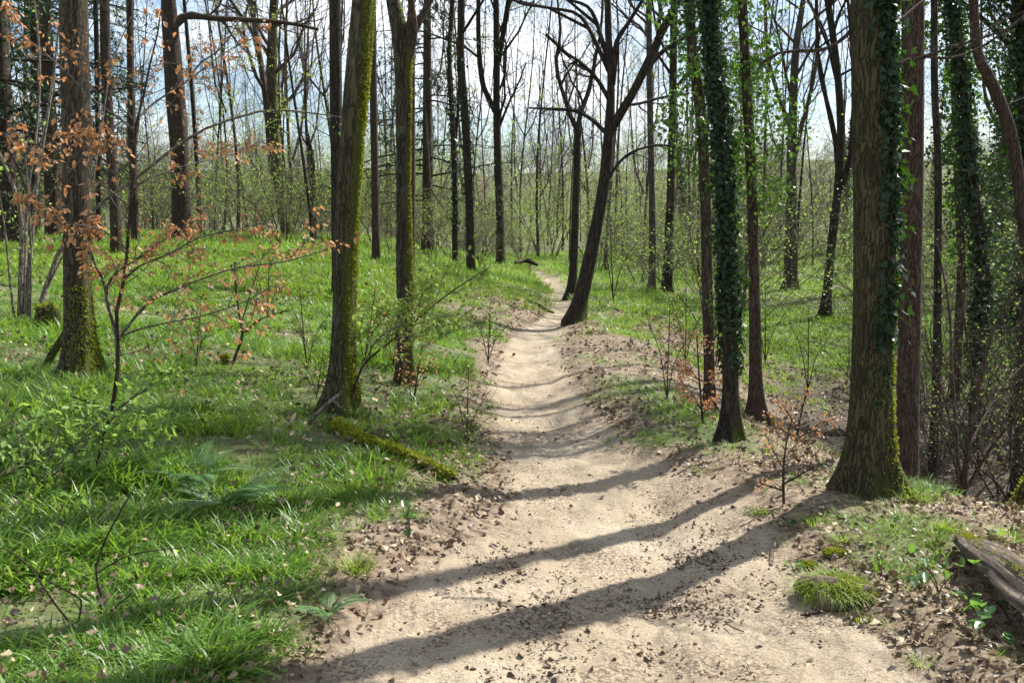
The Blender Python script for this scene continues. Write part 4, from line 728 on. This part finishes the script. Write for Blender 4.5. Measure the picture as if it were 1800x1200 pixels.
sapling('broken_branch', 'pale broken bough propped against the foot of the slanting mossy tree', 'branch', [[(486, 800, 8), (520, 770, 7), (556, 728, 8), (585, 702, 8), (606, 686, 5)], [(585, 702, 7), (598, 715, 6), (607, 722, 3)]], mat='pale', k1=2, k2=1, L1=.2, base=6.6, spread=.1)
sapling('bent_sapling', 'small dark bent sapling alone in the middle of the grassy bank', 'sapling', [[(402, 662, 5), (412, 630, 5), (426, 590, 5), (420, 550, 4), (414, 500, 3), (412, 460, 2)], [(428, 585, 3), (460, 560, 2.5), (510, 545, 1.5)], [(424, 570, 3), (445, 500, 2), (465, 440, 1.5)]], k1=4, k2=3, L1=.3, leaf=('hazel', 1, .022, -.2), base=8.2)
for i, (px, py, h_, lm, ls, txt) in enumerate([(540, 652, 150, 'hazel', .022, 'thin twiggy shrub with tiny leaves left of the slanting mossy tree'), (556, 700, 90, 'lime', .022, 'short thin shrub close to the foot of the slanting mossy tree'), (345, 640, 120, 'hazel', .02, 'fine bare-looking shrub right of the copper-leaved sapling'), (820, 790, 150, 'hazel', .02, 'wispy shrub at the left verge of the path'), (725, 715, 130, 'copper', .026, 'thin reddish-leaved shrub at the foot of the forked mossy tree'), (690, 650, 160, 'copper', .026, 'thin copper-leaved shrub left of the forked mossy tree'),
    (858, 640, 110, 'hazel', .025, 'small shrub on the bank beside the narrow bend of the path'), (1172, 705, 170, 'copper', .022, 'thin upright sapling with few rusty leaves on the leafy slope'), (1078, 530, 150, 'hazel', .04, 'lone thin sapling in the grass just right of the strongly leaning tree'), (1420, 690, 150, 'hazel', .025, 'thin sapling left of the thickest ivy trunk'), (1205, 640, 150, 'hazel', .03, 'slim shrub left of the reddish trunk by the orange sapling'), (640, 640, 130, 'lime', .025, 'small lime-leaved shrub just right of the slanting mossy tree'), (470, 560, 110, 'copper', .02, 'faint rusty-leaved shrub on the grass left of the slanting mossy tree'), (1240, 600, 200, 'lime', .035, 'slender lime-leaved shrub behind the reddish trunk'), (1345, 640, 140, 'hazel', .03, 'thin shrub at the near edge of the sunlit clearing')]):
    d_ = rng.normal() * 12; sapling('thin_shrub', txt, 'shrub', [[(px, py, 2.6), (px + d_ * .4, py - h_ * .4, 2), (px + d_, py - h_, 1)], [(px, py - 5, 2), (px - 12, py - h_ * .5, 1.4), (px - 34, py - h_ * .85, .9)], [(px + 1, py - 8, 2), (px + 14, py - h_ * .4, 1.4), (px + 42, py - h_ * .7, .9)]], k1=10, k2=5, L1=.45, leaf=(lm, 1, ls, -.2, SMALL), spread=.4, thin=.0012)
sapling('beech_sapling', 'small bright orange-leaved beech sapling left of the ivy-black trunk', 'sapling', [[(1236, 752, 5), (1232, 700, 4), (1228, 650, 3), (1225, 590, 2)], [(1233, 720, 3), (1215, 690, 2), (1195, 668, 1.5)], [(1231, 690, 3), (1250, 665, 2), (1272, 650, 1.5)], [(1230, 670, 3), (1208, 645, 2), (1188, 638, 1.5)], [(1233, 730, 3), (1246, 715, 2), (1258, 708, 1.5)]], k1=8, k2=3, L1=.45, leaf=('copper', 2, .034, -.5, HANG), base=7.7, spread=.3)
sapling('beech_sapling', 'knee-high bare-stemmed sapling with few rusty leaves left of the thickest ivy trunk', 'sapling', [[(1378, 896, 6), (1377, 850, 5), (1378, 810, 4), (1384, 770, 3), (1392, 735, 2)], [(1377, 862, 4), (1355, 855, 3), (1332, 848, 2)], [(1378, 850, 4), (1405, 835, 3), (1440, 815, 2)], [(1378, 825, 3), (1358, 790, 2), (1345, 760, 1.5)], [(1379, 805, 3), (1400, 780, 2), (1430, 760, 1.5)]], k1=7, k2=3, L1=.45, leaf=('copper', 1, .022, -.4, HANG), base=5.5, spread=.3)
sapling('beech_sapling', 'low spread of rusty-leaved twigs between the narrow brown trunk and thickest trunk', 'sapling', [[(1400, 800, 5), (1402, 760, 4), (1410, 720, 3), (1420, 680, 2)], [(1401, 780, 3), (1370, 750, 2), (1345, 735, 1.5)], [(1402, 770, 3), (1440, 745, 2), (1470, 735, 1.5)], [(1403, 760, 3), (1385, 725, 2), (1365, 700, 1.5)]], k1=8, k2=4, L1=.4, leaf=('copper', 1, .026, -.3, HANG), base=7.6, spread=.4)
# hazels over the hollow on the right
sapling('hazel_shrub', 'tall hazel with lime leaves over the dark hollow, nearest on the right', 'shrub', [
    [(1690, 880, 13), (1700, 800, 10), (1716, 700, 8), (1740, 600, 6), (1775, 520, 4), (1812, 450, 3)], [(1688, 880, 9), (1682, 780, 7), (1674, 660, 6), (1668, 540, 4), (1650, 440, 2.5)], [(1692, 870, 7), (1740, 790, 5), (1790, 730, 4), (1840, 690, 2.5)], [(1690, 860, 6), (1670, 790, 4), (1640, 740, 3), (1600, 720, 1.5)], [(1705, 780, 5), (1755, 690, 4), (1800, 640, 3)], [(1690, 840, 5), (1660, 700, 3), (1625, 620, 2)], [(1715, 700, 5), (1700, 600, 4), (1690, 500, 3), (1700, 400, 2)]], mat='twig', k1=9, k2=4, k3=2, L1=.42, leaf=('lime', 1, .019, -.2, LEAF), base=8.0, spread=1.2)
for i, (px, py, Y, s_, txt) in enumerate([(1660, 700, 10.5, .8, 'tangle of bare hazel twigs low in the hollow right of the reddish-brown trunk'), (1730, 640, 12, .9, 'twiggy hazel in the middle of the dark hollow'), (1800, 620, 13.5, 1., 'twiggy hazel at the right edge above the hollow'), (1640, 560, 16, 1., 'hazel beyond the hollow beside the thin dark straight trunk'), (760, 450, 26, 1.1, 'lime-leaved hazel on the bank right of the forked mossy tree'), (690, 430, 27, 1., 'lime-leaved hazel behind the forked mossy tree'), (845, 440, 30, 1., 'hazel on the crest left of the three-stemmed tree'), (925, 440, 36, 1.1, 'lime hazel overhanging the far end of the path'), (1780, 700, 11, 1.1, 'lime-leaved hazel at the right edge behind the nearest hazel'), (1660, 640, 12.5, 1., 'hazel in fresh leaf right of the reddish-brown trunk'), (1740, 560, 15, 1.1, 'hazel thicket below the kinked ivy trunk'), (1840, 600, 9.5, 1., 'hazel reaching in from beyond the right edge'), (1500, 470, 17, .7, 'low hazel left of the thickest ivy trunk beyond the clearing'), (1560, 600, 13, .8, 'hazel glimpsed between the thickest trunk and the reddish-brown trunk'), (1700, 480, 19, 1.2, 'farther hazel thicket at the right, past the hollow')]):
    p = at(px, py, Y); place(SHN[(1, 0, 1, 2, 0, 2, 0, 0, 2, 1, 0, 2, 0, 2, 1)[i]], 'hazel_shrub', txt, 'shrub', p[0], Y, rng.random() * 6, s_ * .85, None)
# logs
def logmesh(name, pts, Y0s, mat, sides=18, bump=.22, seed=0, split=False, lift=0.):
    W = np.array([list(at(p[0], p[1], Y)) + [p[2] / 2 * Y / F] for p, Y in zip(pts, Y0s)]); c = cr(W, 50); P = c[:, :3]; r = c[:, 3]; org = P[0].copy()
    a = np.arange(sides) * 2 * math.pi / sides; tg = nrm(np.gradient(P, axis=0)); U = nrm(np.cross(tg, [0, 0, 1.])); Wv = np.cross(U, tg); s_ = np.linspace(0, 1, 50)[:, None] * len(pts)
    nz = vnoise(np.cos(a)[None] * 3 + 9 + seed, np.sin(a)[None] * 3 + s_ * .5) * 2 + vnoise(a[None] * 4 + 50 + s_ * 0, s_ * 1.2 + seed) ; rr = r[:, None] * (1 + bump * nz)
    rr = rr * (1 + (.5 * vnoise(a[None] * 2.3 + 70 + s_ * 0, s_ * 0 + seed) if mat == 'rot' else 0)); rr[0] *= .55; rr[-1] *= .6
    V = (P[:, None] - org) + rr[..., None] * (np.cos(a)[None, :, None] * U[:, None] + np.sin(a)[None, :, None] * Wv[:, None])
    i = np.arange(49)[:, None] * sides; k = np.arange(sides)[None]; k2 = (k + 1) % sides; g = Geo(); g.add(V.reshape(-1, 3), np.stack([i + k, i + k2, i + sides + k2, i + sides + k], -1).reshape(-1, 4))
    for e in (0, 49): g.add(np.vstack([V[e].mean(0), V[e]]), None, np.stack([np.zeros(sides, int), 1 + (np.arange(sides) + (e == 0)) % sides, 1 + (np.arange(sides) + (e != 0)) % sides], -1))
    me = g.mesh(name, M[mat], True); gv = np.zeros((g.n, 3), np.float32); m_ = 50 * sides
    gv[:m_] = np.stack([np.repeat(s_[:, 0] * .5, sides), np.tile(np.cos(a) * 2.4, 50), np.tile(np.sin(a) * 2.4, 50)], -1); at_ = me.attributes.new('grain', 'FLOAT_VECTOR', 'POINT'); at_.data.foreach_set('vector', gv.ravel())
    return me, org, P - org, r
def wood_mat():
    m, t = newmat('rotten_wood'); o = N(t, 'ShaderNodeOutputMaterial'); b = N(t, 'ShaderNodeBsdfPrincipled'); b.inputs['Roughness'].default_value = .85; ga = N(t, 'ShaderNodeAttribute', attribute_name='grain'); n1 = noise(t, ga.outputs['Vector'], 3.2, 8, .72)
    r = ramp(t, [(.36, (.03, .02, .015)), (.50, (.11, .075, .05)), (.62, (.30, .23, .16)), (.76, (.50, .41, .31))]); t.links.new(n1, r.inputs[0]); t.links.new(r.outputs[0], b.inputs['Base Color'])
    bu = N(t, 'ShaderNodeBump'); bu.inputs['Strength'].default_value = 1.; bu.inputs['Distance'].default_value = .02; t.links.new(n1, bu.inputs['Height']); t.links.new(bu.outputs[0], b.inputs['Normal']); t.links.new(b.outputs[0], o.inputs[0]); return m
M['rot'] = wood_mat(); M['mosspad'] = solid('moss_pad', (.09, .11, .012), (.26, .27, .035), 40)
def mossbits(g, P, r, n, s=.022, w_=.9):
    if r.max() > .07: n *= 4; s = .009
    i = rng.integers(2, len(P) - 2, n); a = rng.normal(size=n) * w_; tg = nrm(np.gradient(P, axis=0))[i]; U = nrm(np.cross(tg, [0, 0, 1.])); W = np.cross(U, tg); nv = np.sin(a)[:, None] * U + np.cos(a)[:, None] * W
    p = P[i] + nv * r[i][:, None] * 1.03 + rng.normal(size=(n, 3)) * .008 + tg * rng.uniform(-.02, .02, (n, 1)); leaf_geo(g, *SMALL, p, nrm(nv + rng.normal(size=(n, 3)) * .6), nrm(rng.normal(size=(n, 3))), s * rng.uniform(.5, 1.4, n))
def logthing(name, label, pts, Ys, mat, moss=0, w_=.9, **kw):
    me, org, P, r = logmesh('wood', pts, Ys, mat, **kw); t = thing(name, label, 'log', org); link('wood', me, t)
    if moss: g = Geo(); mossbits(g, P, r, moss, w_=w_); link('moss', g.mesh('moss', M['moss']), t)
    return t
Yg = lambda px, py: hit(px, py)[1]
logthing('fallen_log', 'thin fallen log furred with yellow-green moss, left of the path', [(588, 742, 12), (620, 765, 13), (665, 785, 15), (712, 802, 17), (760, 822, 12), (803, 842, 8)], [Yg(588, 755), Yg(620, 775), Yg(665, 795), Yg(712, 812), Yg(760, 830), Yg(803, 848)], 'dark', 3800, w_=1.0)
logthing('rotten_log', 'split rotting log with a strip of moss at the right edge', [(1686, 948, 22), (1720, 975, 44), (1765, 1005, 62), (1815, 1045, 74), (1900, 1110, 80)], [Yg(1686, 962), Yg(1720, 1000) - .05, Yg(1765, 1040) - .1, Yg(1790, 1085) - .1, Yg(1790, 1150) - .1], 'rot', 900, w_=.25, bump=.3, sides=26)
logthing('dark_root', 'dark mossy root curling in at the right edge by the hollow', [(1745, 905, 12), (1780, 892, 18), (1800, 870, 26), (1830, 830, 30)], [6.6, 6.5, 6.5, 6.4], 'oakmoss', 200)
logthing('fallen_branch', 'dark fallen branch lying on the bare bank at the bend', [(925, 528, 4), (945, 535, 6), (962, 546, 6), (975, 549, 3)], [Yg(925, 530), Yg(945, 540), Yg(962, 548), Yg(975, 551)], 'dark')
logthing('stick', 'short straight pale stick lying at the right edge of the path', [(1357, 961, 6), (1357, 975, 7), (1355, 992, 7)], [Yg(1357, 963), Yg(1357, 977), Yg(1355, 993)], 'pale', bump=.08)
logthing('brushwood_log', 'small dark log lying at the far end of the path', [(905, 462, 5), (925, 458, 9), (945, 466, 5)], [33, 33.5, 33], 'dark')
def stump(label, px, py, wpx, hpx, Y=None):
    X0, Y0 = hit(px, py) if Y is None else (at(px, py, Y)[0], Y); org = np.array([X0, Y0, float(Hh(X0, Y0))]); R0 = wpx / 2 * Y0 / F; h_ = hpx * Y0 / F; t = thing('stump', label, 'stump', org)
    n = 10; z = np.linspace(-.1, h_, n); P = np.stack([z * .1, z * 0, z], -1); r = R0 * np.ones(n); r[-1] *= .5; P = np.vstack([P, P[-1]]); r = np.append(r, .01)
    link('wood', trunk_geo(P, r, .5, 18, .16, px * .1, 0, 5, .2).mesh('wood', M['dark'], True), t); g = Geo(); m = 900; a = rng.random(m) * 6.28; zz = h_ * rng.uniform(.35, 1.05, m); p = np.stack([np.cos(a) * R0 * rng.uniform(.3, 1.05, m), np.sin(a) * R0 * rng.uniform(.3, 1.05, m), zz], -1); leaf_geo(g, *SMALL, p, nrm(rng.normal(size=(m, 3)) + [0, 0, -.6]), nrm(rng.normal(size=(m, 3))), .03 * rng.uniform(.5, 1.4, m)); link('moss', g.mesh('moss', M['moss']), t)
stump('low moss-draped stump beside the pale hazel stems', 84, 575, 36, 40); stump('tiny broken stump in the grass on the left bank', 395, 640, 10, 14); stump('small dark stump on the left bank near the brash', 357, 530, 12, 12)
# turf clod
def blob(name, rx, ry, rz, mat, n=24, seed=0, b=.22):
    u = np.linspace(0, math.pi, n // 2 + 1)[:, None]; v = (np.arange(n) * 2 * math.pi / n)[None]; d = np.stack([np.sin(u) * np.cos(v), np.sin(u) * np.sin(v), np.cos(u) + 0 * v], -1)
    k = 1 + b * 2 * vnoise(d[..., 0] * 1.8 + seed + 5, d[..., 1] * 1.8 + d[..., 2] * 1.3 + seed) + b * vnoise(d[..., 0] * 5 + seed, d[..., 2] * 5 + d[..., 1] * 4); V = d * k[..., None] * np.array([rx, ry, rz]); m = n // 2
    i = np.arange(m)[:, None] * n; j = np.arange(n)[None]; j2 = (j + 1) % n; return make_mesh(name, V.reshape(-1, 3), np.stack([i + j, i + n + j, i + n + j2, i + j2], -1).reshape(-1, 4), None, True, M[mat])
def turf(label, px, py, rx, ry, rz, grass=True):
    X0, Y0 = hit(px, py); org = np.array([X0, Y0 + ry * .5, float(Hh(X0, Y0)) + (.004 if grass else -.004)]); t = thing('turf_clod' if grass else 'mossy_stone', label, 'clod' if grass else 'stone', org)
    link('soil' if grass else 'stone', blob('soil', rx, ry, rz, 'clod', seed=px * .1, b=.4 if grass else .22), t); link('moss', blob('moss', rx * .93, ry * .93, rz * .84, 'mosspad', seed=px * .1 + .2), t, (0, 0.01, rz * .30))
    g = Geo(); m = 3600 if grass else 900; q = rng.normal(size=(m, 3)); q[:, 2] = np.abs(q[:, 2]) * 1.0 - .12; q = nrm(q); q = q[(q[:, 2] > (.3 if grass else .1) - .5 * (q[:, 0] > .45) + rng.normal(size=m) * .12)]; m = len(q); p = q * np.array([rx, ry, rz * .86]) * rng.uniform(.96, 1.12, (m, 1)) + np.array([0, .01, rz * .24])
    leaf_geo(g, *SMALL, p, nrm(q + rng.normal(size=(m, 3)) * .6 + [0, 0, -.35]), nrm(rng.normal(size=(m, 3))), .014 * rng.uniform(.5, 1.5, m)); link('moss_fringe', g.mesh('moss_fringe', M['moss']), t)
    if grass:
        g = Geo()
        for _ in range(95): a = rng.random() * 6.28; q = rng.random() ** .5 * .95; tuft_geo(g, 14, .02, .12, .0028, 1.5, (math.cos(a) * q * rx * .9 - .02, math.sin(a) * q * ry, rz * (1.08 - .5 * q * q)))
        link('grass_tuft', g.mesh('grass_tuft', M['grass']), t)
turf('overhanging clod of earth topped with grass and moss at the right path edge', 1478, 1062, .15, .12, .075)
turf('small yellow-mossed stone just above the grass-topped clod', 1424, 1000, .035, .03, .018, False); turf('mossy yellow-green lump in the leaves left of the rotting log', 1472, 976, .05, .04, .016, False)
# ferns
def fern(label, px, py, n, L_, Y=None):
    X0, Y0 = hit(px, py); org = np.array([X0, Y0, float(Hh(X0, Y0))]); t = thing('fern', label, 'fern', org)
    for i in range(n):
        a = i * 6.28 / n + rng.normal() * .3; th = rng.uniform(.5, .9); m = 20; p = np.zeros((m, 3)); Lf = L_ * rng.uniform(.75, 1.15)
        for j in range(1, m): th += 1.15 / m; p[j] = p[j - 1] + Lf / m * np.array([math.cos(a) * math.sin(th), math.sin(a) * math.sin(th), math.cos(th)])
        g = Geo(); tubes(g, p[None], np.linspace(.003, .001, m)[None], 4); q = np.linspace(.1, 1, 34); pp = np.stack([np.interp(q, np.linspace(0, 1, m), p[:, k]) for k in range(3)], -1); tg = nrm(np.gradient(pp, axis=0)); sd_ = nrm(np.cross(tg, [0, 0, 1.])); up_ = np.cross(sd_, tg)
        sz_ = Lf * .17 * np.sin(np.clip(q * 1.02, 0, 1) ** .7 * math.pi) ** .7 + .004
        for s_ in (-1, 1): leaf_geo(g, SMALL[0] * np.array([.15, 1, .4]), SMALL[1], pp, nrm(sd_ * s_ + tg * .35 - up_ * .15), up_, sz_)
        link('frond', g.mesh('frond', M['fern']), t)
fern('arching fern in the grass above the dark patch at left', 395, 895, 10, .46); fern('fern with pale fronds just behind the arching one', 335, 850, 7, .42); fern('small fern sprawling at the path edge, bottom left', 575, 1085, 6, .22)
# broad-leaved plants
def broadleaf(label, px, py, n, hgt, ls, mat='bramble', stems=3):
    X0, Y0 = hit(px, py); org = np.array([X0, Y0, float(Hh(X0, Y0))]); t = thing('bramble', label, 'plant', org); g = Geo(); lg = Geo()
    P = []
    for i in range(stems):
        a = rng.random() * 6.28; q = np.linspace(0, 1, 8)[:, None]; d = np.array([math.cos(a), math.sin(a), 0]); P.append(q * np.array([0, 0, hgt]) * (1 - .3 * q) + d * hgt * .7 * q ** 1.5 - np.array([0, 0, .02]))
    P = np.stack(P); tubes(g, P, np.linspace(.003, .0015, 8)[None] * np.ones((stems, 1)), 5); b, br = grow(P, np.full((stems, 8), .002), max(1, n // stems), (.3, 1), Lf=.25, ang=(40, 80), rr=.8, up=0, wob=.1, n=3); tubes(g, b, br, 4)
    tips = b[:, -1]; m = len(tips)
    for k in range(3): leaf_geo(lg, *LEAF, tips, nrm(nrm(b[:, -1] - b[:, -2]) + (k - 1) * .9 * nrm(rng.normal(size=(m, 3)) * [1, 1, .2]) + [0, 0, -.35]), nrm(rng.normal(size=(m, 3)) * .3 + [0, 0, 1.]), ls * rng.uniform(.7, 1.2, m))
    link('stems', g.mesh('stems', M['saplingbark'], True), t); link('leaves', lg.mesh('leaves', M[mat]), t)
broadleaf('single plant with drooping dark oval leaves on the leaf litter, left verge', 722, 938, 4, .16, .052, stems=2)
broadleaf('bramble in the leaf litter just left of the rotting log', 1650, 1040, 9, .26, .05); broadleaf('bramble with glossy leaves nearest the bottom right corner', 1725, 1120, 10, .22, .055); broadleaf('small bramble below the rotting log at the right edge', 1775, 1090, 7, .2, .05)
broadleaf('low leafy weed in front of the knee-high sapling', 1372, 925, 7, .09, .03); broadleaf('low leafy weed beside the grass-topped clod', 1395, 1000, 6, .07, .03); broadleaf('leafy weed at the left edge of the photo below the hazel sapling', 105, 900, 7, .14, .05, 'hazel'); broadleaf('broad-leaved seedling in the shaded grass, lower left', 60, 975, 5, .12, .05)
broadleaf('pale-leaved weed in the grass below the mossy fallen log', 700, 780, 8, .12, .045, 'hazel'); broadleaf('leafy weed beside the stone-coloured verge at the path corner', 830, 760, 8, .12, .04, 'hazel')
# single grass tussocks that stand out from the turf
def tussock(label, px, py, n, L_, w_=.0035):
    X0, Y0 = hit(px, py); org = (X0, Y0, float(Hh(X0, Y0))); g = Geo()
    for _ in range(n): a = rng.random() * 6.28; q = rng.random() ** .5 * L_ * .45; tuft_geo(g, 18, .03, L_, w_, .7, (math.cos(a) * q, math.sin(a) * q, 0))
    o = link('grass_tussock', g.mesh('grass_tussock', M['grass']), None, org); tag(o, label, 'grass tussock', None)
for a_ in [('grass tussock at the right foot of the thickest ivy trunk', 1600, 880, 16, .19), ('dense tussock on the litter, left verge near the bottom', 622, 1000, 10, .15), ('small tussock at the right verge near the bottom of the photo', 1615, 1165, 6, .07), ('tussock just above the yellow-mossed lumps', 1485, 955, 8, .10), ('wide tussock left of the thickest trunk foot in its shadow', 1430, 925, 9, .11), ('tussock at the left foot of the knee-high sapling', 1335, 900, 6, .08), ('tussock on the right slope above the rotting log', 1650, 930, 10, .12), ('tussock at the right edge above the rotting log', 1770, 950, 9, .13), ('little tussock below the grass-topped clod', 1520, 1090, 5, .07), ('tussock right of the grass-topped clod', 1560, 1100, 4, .06), ('tussock by the pale stick at the path edge', 1385, 955, 5, .07)]: tussock(*a_)
